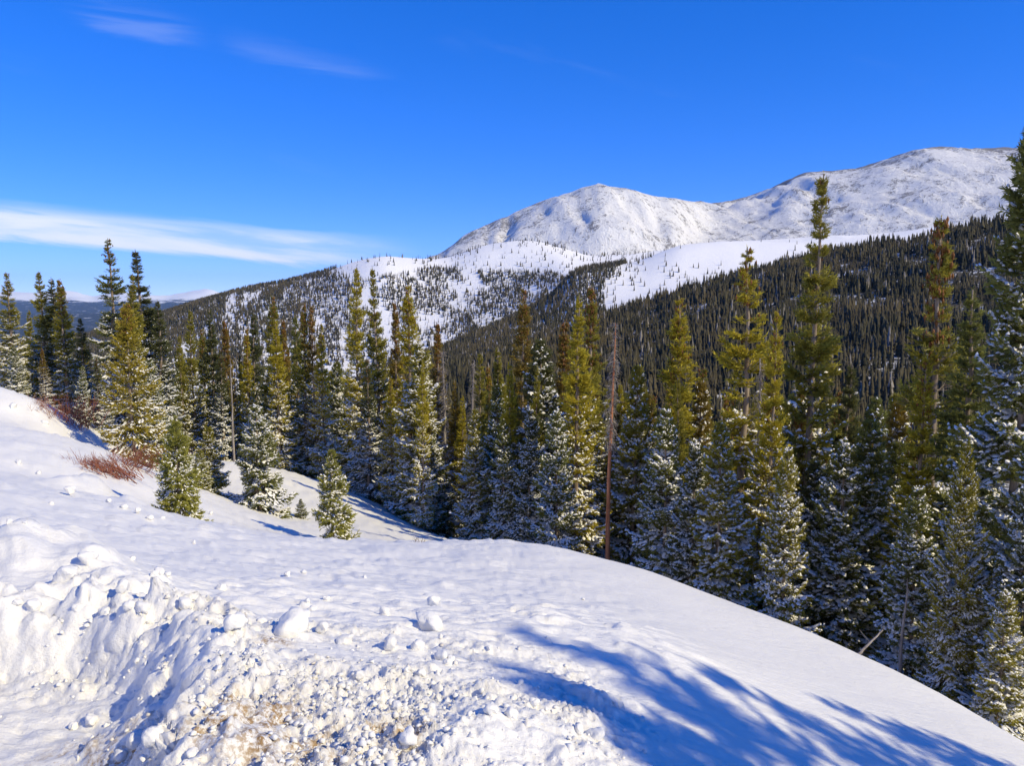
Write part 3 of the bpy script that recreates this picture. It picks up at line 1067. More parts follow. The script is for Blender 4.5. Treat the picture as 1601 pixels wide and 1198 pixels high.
def dead_spruce(seed, Ht, R, nb, low=0.4, mat=None, lean=0.0):
    """a bare grey snag: trunk and its brittle twigs"""
    rng = np.random.default_rng(seed)
    wood, tw = Bag(), Bag()
    zz = np.linspace(0, Ht, 14)
    path = np.column_stack([np.cumsum(rng.normal(size=(14, 2)) * Ht * 0.003, 0), zz])
    path[0, 2] = -0.8
    wood.add(*tube(path, (0.011 * Ht + 0.02) * (1 - zz / Ht) ** 0.8 + 0.012, 8))
    for i in range(nb):
        x = low + (1 - low) * rng.random() ** 0.9
        L = R * (0.3 + 0.9 * (1 - x)) * (0.4 + 0.8 * rng.random())
        az = rng.random() * 6.28
        el = math.radians(-25 + 45 * (x - 0.4) + rng.normal() * 14)
        q = np.linspace(0, 1, 5)
        c = np.array([np.interp(x * Ht, path[:, 2], path[:, j]) for j in range(3)])
        sp = c + np.column_stack([q * L * math.cos(el) * math.cos(az), q * L * math.cos(el) * math.sin(az), q * L * math.sin(el) - 0.2 * L * q ** 2])
        tw.add(*tube(sp, 0.012 * (1 - 0.8 * q) + 0.003, 3))
        for _ in range(int(3 + 9 * L)):
            qq = 0.2 + 0.8 * rng.random()
            a = np.array([np.interp(qq, q, sp[:, j]) for j in range(3)])
            b = a + np.array([rng.normal(), rng.normal(), rng.normal() * .6 - .5]) * 0.13
            tw.add(*tube(np.stack([a, (a + b) / 2 + rng.normal(size=3) * .02, b]), [0.006, 0.005, 0.003], 3))
    return {'H': Ht, 'parts': {'trunk': wood.mesh('trunk', mat or M_DEAD, True), 'bare_crown': tw.mesh('bare_crown', M_DEAD)}}


PROTO = {
    'spire_a': spruce(1, 10, 1.08, 260, 0.75, cones=0.0, power=0.95, lowsnow=0.6),
    'spire_b': spruce(2, 10, 1.02, 260, 0.75, cones=0.85, power=0.9, gaps=((0.2, 0.45, 0.25),), lowsnow=0.6),
    'spire_c': spruce(3, 10, 1.12, 250, 0.85, cones=0.30, power=0.95, sparse=0.08, lowsnow=0.65),
    'spire_d': spruce(4, 10, 1.02, 270, 0.8, cones=0.0, power=0.9, lowsnow=0.6),
    'thin': spruce(5, 10, 0.82, 240, 0.45, cones=0.45, power=0.8, lowsnow=0.5),
    'gappy': spruce(6, 10, 1.10, 220, 0.8, cones=0.2, power=0.9, gaps=((0.80, 0.86, .7), (0.62, 0.70, 0.5), (0.2, 0.4, .25)), sparse=0.08, lowsnow=0.65),
    'trunky': spruce(7, 10, 0.95, 280, 0.75, cones=0.1, gaps=((0.35, 0.75, 0.15), (0.1, 0.35, 0.2)), power=0.9, lowsnow=0.6),
    'bareheart': spruce(8, 10, 1.0, 240, 0.5, cones=0.6, gaps=((0.5, 0.85, 0.3),), power=0.9, bare=0.18, lowsnow=0.6),
    'open': spruce(31, 10, 1.75, 150, 0.1, power=0.9, sparse=0.38),
    'open_b': spruce(32, 10, 1.55, 145, 0.1, power=0.85, sparse=0.35),
    'laden_a': spruce(9, 6, 1.15, 230, 0.95, lowsnow=0.95, twig=1.15),
    'laden_b': spruce(10, 6, 1.0, 220, 0.85, lowsnow=0.9, twig=1.15),
    'laden_c': spruce(15, 6, 1.25, 240, 0.9, lowsnow=1.0, twig=1.2, sparse=0.06),
    'broad': spruce(11, 7, 1.6, 240, 0.30, cones=0.5, power=0.85, twig=1.0, sparse=0.22),
    'big': spruce(12, 11, 1.5, 400, 0.85, lowsnow=0.8, twig=1.1, needles=8),
    'big_b': spruce(16, 9, 1.6, 400, 0.85, lowsnow=0.92, twig=1.1, needles=8),
    'sapling_a': spruce(13, 2.0, 0.62, 190, 0.28, h0=0.02, twig=2.0, needles=14, fluff=0.042, ascend=40, lead=0.03, power=0.85),
    'sapling_b': spruce(14, 2.0, 0.45, 150, 0.45, h0=0.03, twig=2.2, needles=14, fluff=0.038, lead=0.03, lowsnow=0.85),
    'sapling_c': spruce(17, 2.6, 0.75, 190, 0.80, h0=0.03, twig=2.0, needles=13, fluff=0.042, lead=0.03, lowsnow=1.0),
    'snag_a': dead_spruce(21, 9, 0.55, 170, 0.25),
    'snag_b': dead_spruce(22, 9, 0.75, 260, 0.15),
    'red_snag': dead_spruce(23, 9, 0.62, 170, 0.55, M_BARK_RED),
    'pole': dead_spruce(24, 7, 0.25, 24, 0.2),
}

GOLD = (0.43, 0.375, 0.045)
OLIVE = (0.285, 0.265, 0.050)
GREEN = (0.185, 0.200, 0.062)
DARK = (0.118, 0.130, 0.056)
BROWN = (0.270, 0.205, 0.050)
LIGHT = (0.300, 0.300, 0.070)

TREE_RNG = random.Random(5)
N_TREES = [0]


def put_tree(kind, name, x, y, zt, color, width, label, group=None, zb=None, lean=(0, 0), cat='tree'):
    """stand a copy of a prototype on the ground with its top at height zt; width = crown radius factor"""
    P = PROTO[kind]
    if zb is None:
        zb = float(ground_z(np.array([x]), np.array([y]))[0])
    hgt = max(zt - zb, 0.3)
    sc = hgt / P['H']
    e = bpy.data.objects.new(name, None)
    e.empty_display_size = 0.2
    COL.objects.link(e)
    e.location = (x, y, zb)
    e.rotation_euler = (lean[0], lean[1], TREE_RNG.random() * 6.28)
    wxy = sc * width
    e.scale = (wxy, wxy, sc)
    for pn, me in P['parts'].items():
        o = bpy.data.objects.new(pn, me)
        COL.objects.link(o)
        o.parent = e
        if pn in ('bough_snow', 'cone_cluster'):
            o.parent = crown_
        if pn == 'crown':
            crown_ = o
        o.color = (*color, 1)
        if pn in ('cone_cluster', 'bough_snow', 'bare_crown'):
            o['kind'] = 'stuff'
    tag(e, label, cat, group)
    N_TREES[0] += 1
    return e


def tree(u, vt, Y, kind, color, label, width=1.0, name='spruce_tree', group=None, lean=(0, 0)):
    p = pt(u, vt, Y)
    return put_tree(kind, name, p[0], p[1], p[2], color, width, label, group, lean=lean)

# ------------------------------------------------------------------ the stand of trees in front of the valley
STAND = [
    # u, v_top, metres ahead, prototype, colour, label, width
    (10, 425, 27.5, 'spire_c', OLIVE, 'olive spruce with thin grey lower boughs at the end of the snowbank', 1.15),
    (44, 484, 30.0, 'spire_a', OLIVE, 'short slim spruce just behind the snowbank beside a taller spired one', .9),
    (57, 423, 28.5, 'spire_d', OLIVE, 'dark narrow spired spruce standing apart behind the snowbank end', 1.0),
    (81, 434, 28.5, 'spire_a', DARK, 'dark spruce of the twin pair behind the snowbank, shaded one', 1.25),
    (98, 436, 27.5, 'spire_b', OLIVE, 'brown-tipped spruce of the twin pair behind the snowbank, sunlit one', 1.2),
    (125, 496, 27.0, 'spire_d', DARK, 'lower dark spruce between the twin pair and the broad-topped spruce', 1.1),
    (168, 371, 26.0, 'gappy', GREEN, 'tall ragged spruce with a broad open top rising above the distant range', 1.35),
    (206, 427, 25.5, 'spire_a', OLIVE, 'slim spruce squeezed between the ragged tall spruce and the dark drooping one', .9),
    (221, 390, 26.5, 'trunky', DARK, 'tall dark spruce with long drooping side boughs beside the ragged one', 1.25),
    (242, 469, 26.0, 'spire_d', DARK, 'dark pointed spruce at the edge of the gap before the long row', 1.1),
    (66, 545, 25.0, 'spire_b', BROWN, 'small reddish-brown spruce by the upper red willow', 1.2),
    (22, 540, 26.6, 'laden_b', GREEN, 'small grey-green frosted spruce low on the snowbank end', 1.2),
    (127, 572, 23.5, 'laden_b', GREEN, 'small frosted spruce beside the upper red willow thicket', 1.0),
    (150, 560, 24.0, 'spire_c', DARK, 'small shaded spruce tucked behind the golden broad spruce', 1.2),
    (232, 560, 24.0, 'laden_a', GREEN, 'snow-draped spruce half hidden behind the golden broad spruce', 1.1),
    (199, 472, 21.2, 'broad', (0.36, 0.300, 0.046), 'broad golden spruce with brown upper boughs above the red willow', .95),
    (282, 523, 30.5, 'spire_d', OLIVE, 'short olive spruce at the start of the long row', .9),
    (300, 483, 31.0, 'spire_d', OLIVE, 'slim olive spruce with an even spire at the start of the long row', .95),
    (315, 512, 34.0, 'thin', OLIVE, 'thin spruce between two taller spires at the start of the long row', 1.0),
    (328, 480, 32.0, 'spire_a', DARK, 'dark full spruce beside the slim olive spire in the long row', 1.05),
    (354, 500, 33.0, 'spire_b', BROWN, 'brown-topped spruce behind the bare grey pole', 1.05),
    (382, 512, 31.5, 'spire_b', GOLD, 'golden spruce with a brown top just past the bare grey pole', 1.0),
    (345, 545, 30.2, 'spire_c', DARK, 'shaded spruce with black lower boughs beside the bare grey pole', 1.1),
    (400, 487, 35.0, 'spire_d', DARK, 'dark distant spire behind the snowy bushy young spruce', 1.1),
    (425, 460, 32.5, 'thin', OLIVE, 'tall thin spire rising above the golden spruce in the long row', 1.1),
    (431, 497, 30.0, 'spire_a', GOLD, 'bright golden full spruce in the middle of the long row', 1.1),
    (441, 500, 33.0, 'spire_b', BROWN, 'reddish cone-topped spruce just behind the bright golden one', .9),
    (461, 492, 32.0, 'spire_d', GREEN, 'green spire at the shaded side of the double-topped dark spruce', 1.0),
    (471, 474, 31.0, 'spire_b', OLIVE, 'dark double-topped spruce next to the red-topped one', 1.05),
    (490, 477, 31.0, 'bareheart', BROWN, 'spruce with a rusty red top in the long row', .95),
    (502, 505, 30.0, 'spire_c', GOLD, 'golden-sided spruce in front of the rusty red top', 1.0),
    (530, 566, 33.0, 'laden_b', GREEN, 'lower snow-dusted spruce in the gap before the two tall golden spires', 1.0),
    (559, 417, 29.0, 'spire_d', GOLD, 'tall golden spire with dense upper tufts, first of the two by the gap', .95),
    (589, 417, 29.3, 'trunky', OLIVE, 'tall spruce with its pale trunk showing, second of the two by the gap', .9),
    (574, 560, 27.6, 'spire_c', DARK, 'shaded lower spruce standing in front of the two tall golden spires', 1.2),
    (621, 471, 30.0, 'spire_b', BROWN, 'brown-topped dark spruce behind the snow-skirted golden one', .95),
    (637, 443, 28.0, 'thin', GOLD, 'golden thin spire rising out of the heavily snowed broad spruce', 1.15),
    (611, 590, 26.8, 'spire_c', GOLD, 'yellow-green spruce against the shaded side of the heavily snowed one', 1.1),
    (648, 536, 25.6, 'laden_a', OLIVE, 'heavily snowed broad spruce at the edge of the open snow hollow', 1.05),
    (682, 504, 28.0, 'spire_b', BROWN, 'dark brown-topped spruce beside the grey dead ones', 1.0),
    (672, 640, 25.4, 'laden_b', GREEN, 'small snowed spruce at the foot of the grey dead trees', 1.0),
    (740, 640, 22.5, 'laden_b', OLIVE, 'snowed olive spruce rooted just behind the brow by the grey dead tree', .9),
    (750, 550, 26.0, 'spire_d', OLIVE, 'olive spire just past the grey dead tree', 1.0),
    (764, 600, 24.0, 'spire_c', GREEN, 'low green spruce with dusted boughs between two olive spires', 1.0),
    (779, 541, 27.0, 'spire_a', OLIVE, 'olive spire between the grey dead tree and the tallest thin spire', 1.05),
    (788, 655, 21.5, 'laden_b', GREEN, 'small frosted spruce at the brow beneath the tallest thin spire', 1.0),
    (804, 596, 25.0, 'spire_c', OLIVE, 'short olive spruce leaning against the tallest thin spire', 1.0),
    (818, 447, 26.0, 'thin', BROWN, 'tallest thin brown-gold spire in front of the forested slope', .95),
    (850, 530, 22.0, 'laden_b', DARK, 'dark snow-flecked spruce with a blunt brown tip at the brow', 1.15),
    (826, 640, 20.5, 'laden_a', DARK, 'small dark snowy spruce at the brow beneath the dark snow-flecked one', .8),
    (882, 500, 24.0, 'spire_b', BROWN, 'brown-crowned spruce behind the big bright gold one', 1.15),
    (905, 460, 19.5, 'spire_a', GOLD, 'big bright gold spruce full to the ground beside the leaning dead tree', 1.05),
    (926, 446, 22.0, 'spire_b', OLIVE, 'spruce with a dark red cone-laden top behind the big gold one', 1.05),
    (870, 640, 18.8, 'laden_c', GREEN, 'snowed spruce skirting the shaded side of the big gold one', .8),
    (992, 571, 20.0, 'laden_b', OLIVE, 'narrow snow-flecked spruce just beyond the leaning dead tree', .85),
    (1021, 615, 21.5, 'spire_c', OLIVE, 'low olive spruce between the narrow snow-flecked one and the gold spire', 1.1),
    (965, 640, 21.0, 'spire_c', DARK, 'dark shaded spruce behind the leaning dead trunk', 1.2),
    (1064, 461, 20.0, 'thin', GOLD, 'smooth gold spire with a needle-thin top before the forested slope', 1.15),
    (1046, 640, 15.8, 'laden_a', GREEN, 'white snow-covered spruce growing at the brow before the smooth gold spire', .95),
    (1099, 572, 22.0, 'spire_c', OLIVE, 'dull olive spruce between the gold spire and the ragged golden one', 1.1),
    (1085, 690, 15.0, 'laden_c', DARK, 'low dark snow-flecked spruce below the dull olive one', .8),
    (1164, 382, 16.0, 'gappy', GOLD, 'ragged golden spruce with a bare leader and a snowy shoulder', 1.2),
    (1130, 660, 14.2, 'laden_b', OLIVE, 'snow-flecked olive spruce at the foot of the ragged golden one', 1.0),
    (1216, 481, 15.0, 'spire_c', GOLD, 'golden spruce beside the giant spire, its lower half snowed', .85),
    (1232, 700, 12.9, 'laden_a', OLIVE, 'sunlit snow-laden spruce at the brow below the giant spire', .75),
    (1282, 265, 17.6, 'trunky', OLIVE, 'giant spruce spire with a long pale trunk crossing the mountain skyline', .92),
    (1340, 568, 18.0, 'spire_d', DARK, 'dark pointed spruce with a golden edge past the giant spire', 1.15),
    (1325, 690, 14.3, 'laden_c', GREEN, 'dense snow-frosted spruce in the shade below the dark pointed one', .95),
    (1355, 655, 14.6, 'laden_b', GREEN, 'tall frosted spruce with fine snow on every bough', 1.1),
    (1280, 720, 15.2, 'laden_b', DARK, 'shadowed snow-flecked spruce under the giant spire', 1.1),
    (1400, 690, 15.5, 'laden_b', GREEN, 'frosted spruce between the fine-snowed tall one and the golden pair', 1.0),
    (1450, 552, 14.0, 'spire_c', GOLD, 'yellow-lit spruce in front of the bare-hearted brown one', 1.05),
    (1489, 334, 16.0, 'bareheart', OLIVE, 'tall brown-gold spruce with a bare grey heart before the dark slope', 1.15),
    (1526, 449, 13.6, 'spire_a', GREEN, 'full dark green spruce beside the bare-hearted brown one', 1.3),
    (1436, 760, 11.6, 'laden_a', GREEN, 'snow-plastered spruce behind the broken snag', .9),
    (1511, 690, 10.4, 'big_b', OLIVE, 'young snowed spruce with a pale green leader in front of the giants', .62),
    (1628, 110, 12.0, 'big', GREEN, 'huge dark spruce cut off by the picture edge', .82),
    (1572, 925, 8.9, 'laden_c', OLIVE, 'small snowed spruce with a green leader at the slope foot', .95),
    (1665, 520, 10.2, 'big_b', GREEN, 'snow-laden spruce crowding the huge dark one from below', .8),
    (1610, 760, 9.6, 'laden_c', DARK, 'dark snowy spruce filling the base of the huge one', .9),
]
STANDXY = []
SLIM = ('spire_a', 'spire_b', 'spire_c', 'spire_d', 'trunky', 'bareheart')
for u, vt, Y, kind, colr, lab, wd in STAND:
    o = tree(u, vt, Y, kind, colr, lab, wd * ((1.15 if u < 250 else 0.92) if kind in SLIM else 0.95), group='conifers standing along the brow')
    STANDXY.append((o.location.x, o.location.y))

for u, vt, Y, kind, colr, lab, wd in [
        (275, 652, 13.6, 'sapling_a', LIGHT, 'bushy green spruce sapling on the edge of the snowbank', .68),
        (325, 668, 20.4, 'sapling_b', OLIVE, 'slender dusted sapling standing behind the bushy green one', 1.05),
        (312, 705, 19.8, 'sapling_b', LIGHT, 'little yellow-green sapling touching the slender dusted one', 1.2),
        (401, 634, 19.8, 'sapling_c', GREEN, 'bushy young spruce white with snow in the hollow', .95),
        (517, 705, 15.6, 'sapling_b', LIGHT, 'upright snow-dusted sapling alone on the open snow', .88),
        (470, 781, 20.4, 'sapling_b', GREEN, 'tiny sapling alone in the snow hollow', 1.3)]:
    o = tree(u, vt, Y, kind, colr, lab, wd, 'spruce_sapling', 'young spruces on the open snow')
    STANDXY.append((o.location.x, o.location.y))

tree(697, 550, 27.0, 'snag_b', DARK, 'grey dead spruce thick with twigs behind the brown-topped spruce', .9, 'dead_spruce', 'dead trees in the stand')
tree(727, 563, 25.0, 'snag_a', DARK, 'slim grey dead spruce tilting beside the thick-twigged one', .9, 'dead_spruce', 'dead trees in the stand', lean=(0.0, 0.045))
tree(951, 505, 16.5, 'red_snag', DARK, 'leaning dead tree with bare red trunk and grey twiggy top', .72, 'dead_spruce', 'dead trees in the stand', lean=(0.0, -0.03))
tree(360, 560, 29.0, 'pole', DARK, 'bare straight grey pole of a dead tree in the long row', .8, 'dead_spruce', 'dead trees in the stand')
tree(1418, 905, 10.9, 'pole', DARK, 'broken pale snag standing behind the brow beside the fallen log', 1.15, 'dead_spruce', 'dead trees in the stand')
tree(1195, 560, 15.6, 'snag_a', DARK, 'reddish dead spruce top between the ragged golden and the golden one', .8, 'dead_spruce', 'dead trees in the stand')

# two spruces beyond the picture whose shadows fall across the brow
for (u, v), kk, lab, k, wd in [((765, 990), 12.5, 'tallest spruce beside the viewpoint whose long shadow crosses the smooth snow', 'open', 1.2),
                              ((690, 1016), 11.5, 'second tallest spruce beside the viewpoint casting a forked shadow', 'open_b', 1.2),
                              ((725, 1046), 10.6, 'shorter spruce beside the viewpoint casting the lower shadow', 'open', 1.3),
                              ((840, 1100), 9.4, 'low bushy spruce beside the viewpoint at the lower edge of the shadow', 'open_b', 1.3),
                              ((1040, 1018), 11.0, 'slender spruce beside the viewpoint shading the middle of the brow', 'open_b', 1.25),
                              ((1230, 1070), 9.0, 'small spruce beside the viewpoint shading the far end of the brow', 'open', 1.2)]:
    gx, gy = pix_ground(u, v)
    gz = float(base_z(np.array([gx]), np.array([gy]))[0])
    put_tree(k, 'spruce_tree', gx + SUN_DIR.x * kk, gy + SUN_DIR.y * kk, gz + SUN_DIR.z * kk, GREEN, wd, lab, 'conifers beside the viewpoint')

# the rest of the stand behind: look-alikes that fill the slope
frng = np.random.default_rng(77)
placed = list(STANDXY)
kinds_f = ['spire_a', 'spire_b', 'spire_c', 'spire_d', 'thin', 'laden_a', 'laden_b', 'trunky']
cols_f = [OLIVE, GREEN, DARK, GOLD, OLIVE, BROWN]
# photo rows above which no filler may rise, so that the gaps between the named trees stay open
LIM_U = [-200, 0, 130, 250, 270, 420, 520, 545, 660, 760, 840, 960, 1020, 1120, 1200, 1320, 1400, 1601, 1800]
LIM_V = [470, 500, 520, 560, 530, 525, 560, 560, 560, 560, 560, 570, 580, 570, 570, 590, 600, 540, 500]
nf = 0
for _ in range(12000):
    if nf >= 150:
        break
    u = frng.uniform(-60, 1640)
    Yf = frng.uniform(22, 75) if u > 900 else frng.uniform(26, 78)
    t_ = float(te(u, 650)[0])
    x, y = t_ * Yf, Yf
    if u < 280 and Yf < 29:
        continue
    if u < 740 and Yf < 31:
        continue
    if u > 740 and Yf < 26 - (u - 740) * 0.0125:
        continue
    dmin = min(math.hypot(x - a, y - b) for a, b in placed)
    if dmin < 0.7 + 0.008 * Yf:
        continue
    zb = float(base_z(np.array([x]), np.array([y]))[0])
    hgt = frng.uniform(5.5, 10.5)
    vtop = project(x, y, zb + hgt)[1]
    if vtop < np.interp(u, LIM_U, LIM_V):
        hgt = hgt * 0.72
        vtop = project(x, y, zb + hgt)[1]
        if vtop < np.interp(u, LIM_U, LIM_V):
            continue
    if vtop > 800 or (u < 900 and vtop > 745):
        continue
    kd = kinds_f[frng.integers(len(kinds_f))]
    ci = int(frng.integers(len(cols_f)))
    look = {'spire_b': 'cone-topped ', 'thin': 'thin ', 'laden_a': 'snow-laden ', 'laden_b': 'snow-flecked ', 'trunky': 'open-crowned '}.get(kd, '')
    put_tree(kd, 'spruce_tree', x, y, zb + hgt, cols_f[ci], 0.80 + 0.25 * frng.random(), ('olive', 'green', 'dark', 'golden', 'olive', 'brownish')[ci] + ' ' + look + 'spruce deep in the stand behind the front row of trees', 'trees filling the slope behind the front row', zb=zb)
    placed.append((x, y))
    nf += 1
# slim spires packed between the named trees of the front row
srng = np.random.default_rng(123)
ns = 0
for _ in range(4000):
    if ns >= 62:
        break
    u = srng.uniform(275, 1420)
    Yf = srng.uniform(30.5, 37) if u < 660 else srng.uniform(21, 30) if u < 1000 else srng.uniform(17, 26)
    vt = np.interp(u, [275, 450, 540, 660, 900, 1100, 1420], [545, 530, 560, 560, 560, 575, 610]) + srng.uniform(0, 75)
    q = pt(u, vt, Yf)
    if min(math.hypot(q[0] - a, q[1] - b) for a, b in placed) < 0.55:
        continue
    zb = float(base_z(np.array([q[0]]), np.array([q[1]]))[0])
    if q[2] - zb < 4:
        continue
    kd = ('thin', 'spire_d', 'spire_a', 'laden_b', 'spire_b')[int(srng.integers(5))]
    ci = int(srng.integers(4))
    put_tree(kd, 'spruce_tree', q[0], q[1], q[2], (OLIVE, GOLD, GREEN, BROWN)[ci], 0.72 + 0.15 * srng.random(),
             'slim ' + ('olive', 'golden', 'green', 'brownish')[ci] + {'laden_b': ' snow-flecked', 'spire_b': ' cone-topped', 'thin': ' needle-topped'}.get(kd, '') + ' spruce squeezed between taller trees of the front row',
             'slim spruces between the front row trees', zb=zb)
    placed.append((q[0], q[1]))
    ns += 1
print('near trees', N_TREES[0], 'fillers', nf, 'slim', ns)

# ------------------------------------------------------------------ forests on the far slopes
def small_conifer(seed, tiers, sides, R, jag=0.35):
    rng = np.random.default_rng(seed)
    V, Fc = [], []
    for k in range(tiers):
        z0 = 0.06 + 0.9 * (k / tiers) ** 0.9
        z1 = min(1.0, z0 + 1.25 / tiers + 0.12)
        r = R * (1 - k / (tiers + 0.35)) * (0.85 + 0.3 * rng.random())
        a = np.arange(sides) / sides * 6.283 + rng.random() * 6
        rr = r * (1 + jag * rng.normal(size=sides) * 0.5 + jag * 0.5 * np.where(np.arange(sides) % 2, 1, -1))
        b = len(V)
        V += [(rr[i] * math.cos(a[i]), rr[i] * math.sin(a[i]), z0 - 0.05 * rng.random()) for i in range(sides)]
        V.append((0.02 * rng.normal(), 0.02 * rng.normal(), z1 if k < tiers - 1 else 1.0))
        Fc += [(b + i, b + (i + 1) % sides, b + sides) for i in range(sides)]
    w = 0.018
    b = len(V)
    V += [(w, 0, -0.05), (-w * .5, w * .87, -0.05), (-w * .5, -w * .87, -0.05), (0, 0, 0.9)]
    Fc += [(b, b + 1, b + 3), (b + 1, b + 2, b + 3), (b + 2, b, b + 3)]
    return np.array(V), np.array(Fc)


NEARF = [small_conifer(100 + k, 5, 6, 0.115 + 0.028 * (k % 3)) for k in range(6)]
MIDF = [small_conifer(200 + k, 4, 5, 0.115 + 0.03 * (k % 3)) for k in range(5)]
FARF = [small_conifer(300 + k, 2, 5, 0.15 + 0.03 * (k % 3)) for k in range(4)]
STICK = [small_conifer(400 + k, 2, 4, 0.085 + 0.02 * (k % 3)) for k in range(4)]


def forest(name, pos, hts, protos, mat, rng, label, tones=None):
    n = len(pos)
    which = rng.integers(len(protos), size=n)
    V, Fc, T, off = [], [], [], 0
    for k, (pv, pf) in enumerate(protos):
        idx = np.where(which == k)[0]
        if not len(idx):
            continue
        m = len(idx)
        ang = rng.random(m) * 6.283
        ca, sa = np.cos(ang), np.sin(ang)
        h = hts[idx]
        wv = h * (0.75 + 0.5 * rng.random(m))
        x = (pv[None, :, 0] * ca[:, None] - pv[None, :, 1] * sa[:, None]) * wv[:, None] + pos[idx, 0][:, None]
        y = (pv[None, :, 0] * sa[:, None] + pv[None, :, 1] * ca[:, None]) * wv[:, None] + pos[idx, 1][:, None]
        z = pv[None, :, 2] * h[:, None] + pos[idx, 2][:, None]
        V.append(np.stack([x, y, z], -1).reshape(-1, 3))
        Fc.append((pf[None] + (np.arange(m) * len(pv))[:, None, None]).reshape(-1, 3) + off)
        T.append(np.repeat(rng.random(m) if tones is None else tones[idx], len(pv)))
        off += m * len(pv)
    me = mesh_from(name, np.concatenate(V), np.concatenate(Fc), mat)
    add_attr(me, 'tone', np.concatenate(T))
    o = link(name, me)
    tag(o, label, 'forest', kind='stuff')
    return o


def sample(s0, s1, n, rng):
    """random points spread evenly over the ground of a band of rows"""
    ti = rng.random(n * 3) * (len(T_COLS) - 1)
    s = s0 + (s1 - s0) * rng.random(n * 3)
    x, y, z = far_xyz(ti, s)
    k = np.clip(np.floor(s).astype(int), 0, len(ROWS) - 2)
    i0 = ti.astype(int)
    wgt = y * (RY[k + 1, i0] - RY[k, i0])
    keep = rng.random(n * 3) < wgt / np.percentile(wgt, 97)
    x, y, z, s = x[keep], y[keep], z[keep], s[keep]
    u, v = project(x, y, z)
    fr = (u > -120) & (u < 1760) & (v < 760)
    return np.stack([x, y, z], 1)[fr], u[fr], v[fr], s[fr]


frng = np.random.default_rng(9)
singles = []          # far trees told apart one by one

# valley floor and the facing slope
P_, u_, v_, s_ = sample(2.0, 6.25, 54000, frng)
gap = fbm(P_[:, 0] / 45, P_[:, 1] / 45, 3, 301)
clear = np.exp(-(((u_ - 1420) / 120) ** 2 + ((v_ - 575) / 28) ** 2))
dens = np.clip(1.05 + 0.75 * gap, 0, 1) * (1 - 0.75 * clear)
crestfade = np.where((s_ > 5.9) & (u_ > 1500), 0.45, 1.0)
keep = (frng.random(len(P_)) < dens * crestfade)
P_, u_, v_, s_ = P_[keep], u_[keep], v_[keep], s_[keep]
hts = (4.5 + 9.5 * frng.random(len(P_)) ** 0.8) * np.clip(1.0 + 1.1 * fbm(P_[:, 0] / 26, P_[:, 1] / 26, 3, 305), 0.55, 1.5)
near = P_[:, 1] < 560
print('slope forest', len(P_), 'near part', near.sum())
# the nearest of them, one object each
o_ = np.argsort(P_[:, 1] - 400 * ((u_ > 1000) & (u_ < 1560) & (v_ < 690)))
first = np.zeros(len(P_), bool)
vis = (v_ < 735) & (u_ > 420) & (u_ < 1560)
cand = o_[vis[o_]][:80]
first[cand] = True
for i in cand:
    singles.append((P_[i], hts[i], 'dark conifer low on the forested valley side beyond the stand', 'conifers low on the facing slope', NEARF, M_FAR))
m = near & ~first
forest('valley_forest', P_[m], hts[m], NEARF, M_FAR, frng, 'dense dark conifer forest on the lower facing slope')
m = ~near
forest('ridge_forest', P_[m], hts[m], MIDF, M_FAR, frng, 'dense dark conifer forest covering the facing ridge to its crest')

# the wedge of forest and the open meadow with scattered trees
P_, u_, v_, s_ = sample(7.6, 9.2, 34000, frng)
line = np.interp(v_, [380, 400, 437, 475, 520], [1010, 990, 950, 944, 940]) + 14 * fbm(P_[:, 0] / 40, P_[:, 1] / 40, 3, 311)
inwood = (u_ < line) & (u_ > 520)
keep = inwood & (frng.random(len(P_)) < 0.9)
hh = frng.uniform(8, 15, keep.sum())
forest('wedge_forest', P_[keep], hh, MIDF, M_FAR, frng, 'dark wedge of conifer forest beside the open snow meadow')
away = np.clip(u_ - line, 0, 400)
pr = 0.30 * np.exp(-away / 26) + 0.16 * np.exp(-((u_ - 1060) / 38) ** 2 - ((v_ - 432) / 13) ** 2) + 0.008
sc = np.where(~inwood & (u_ > line) & (u_ < 1275) & (v_ < np.interp(u_, [940, 1000, 1100, 1260], [486, 468, 434, 394])) & (frng.random(len(P_)) < pr))[0]
frng.shuffle(sc)
print('meadow candidates', len(sc))
for i in sc[:110]:
    singles.append((P_[i], frng.uniform(8, 14), 'single conifer scattered on the open snow meadow below the peaks', 'conifers scattered on the snow meadow', MIDF, M_FAR))

# the burnt hill: thin dark poles with streaks of open snow
P_, u_, v_, s_ = sample(10.0, 12.12, 140000, frng)
streak = fbm((P_[:, 0] * 0.8 + P_[:, 1] * 0.25) / 48, (P_[:, 1] - P_[:, 0] * 0.3) / 210, 4, 321, 0.6)
top = np.interp(u_, [0, 400, 520, 600, 680, 760, 860, 900, 1000], [300, 300, 415, 432, 418, 425, 425, 440, 440])
dens = np.clip(0.85 + 2.2 * streak, 0.04, 1) * np.where(v_ > top, 1.0, 0.05)
lefty = sstep(u_, 560, 380)
dens = np.maximum(dens * 0.85, lefty * np.clip(1.15 + 1.8 * streak, 0, 1))
dens *= 1 - 0.93 * np.exp(-(((u_ - 672) / 34) ** 2 + ((v_ - 502) / 15) ** 2) ** 2)
dens *= 1 - 0.90 * np.exp(-(((u_ - 560) / 40) ** 2 + ((v_ - 425) / 16) ** 2) ** 2)
keep = (frng.random(len(P_)) < dens) & (u_ < 1010) & (v_ < 615)
hb = frng.uniform(8, 17, keep.sum())
uu, pp = u_[keep], P_[keep]
burn = (uu > 470) & (frng.random(len(uu)) < 0.62)
forest('burnt_forest', pp[burn], hb[burn], STICK, M_FARBURN, frng, 'thin burnt poles standing over white snow on the far hill')
forest('far_forest', pp[~burn], hb[~burn], FARF, M_FAR, frng, 'patches of conifer forest on the far hill')
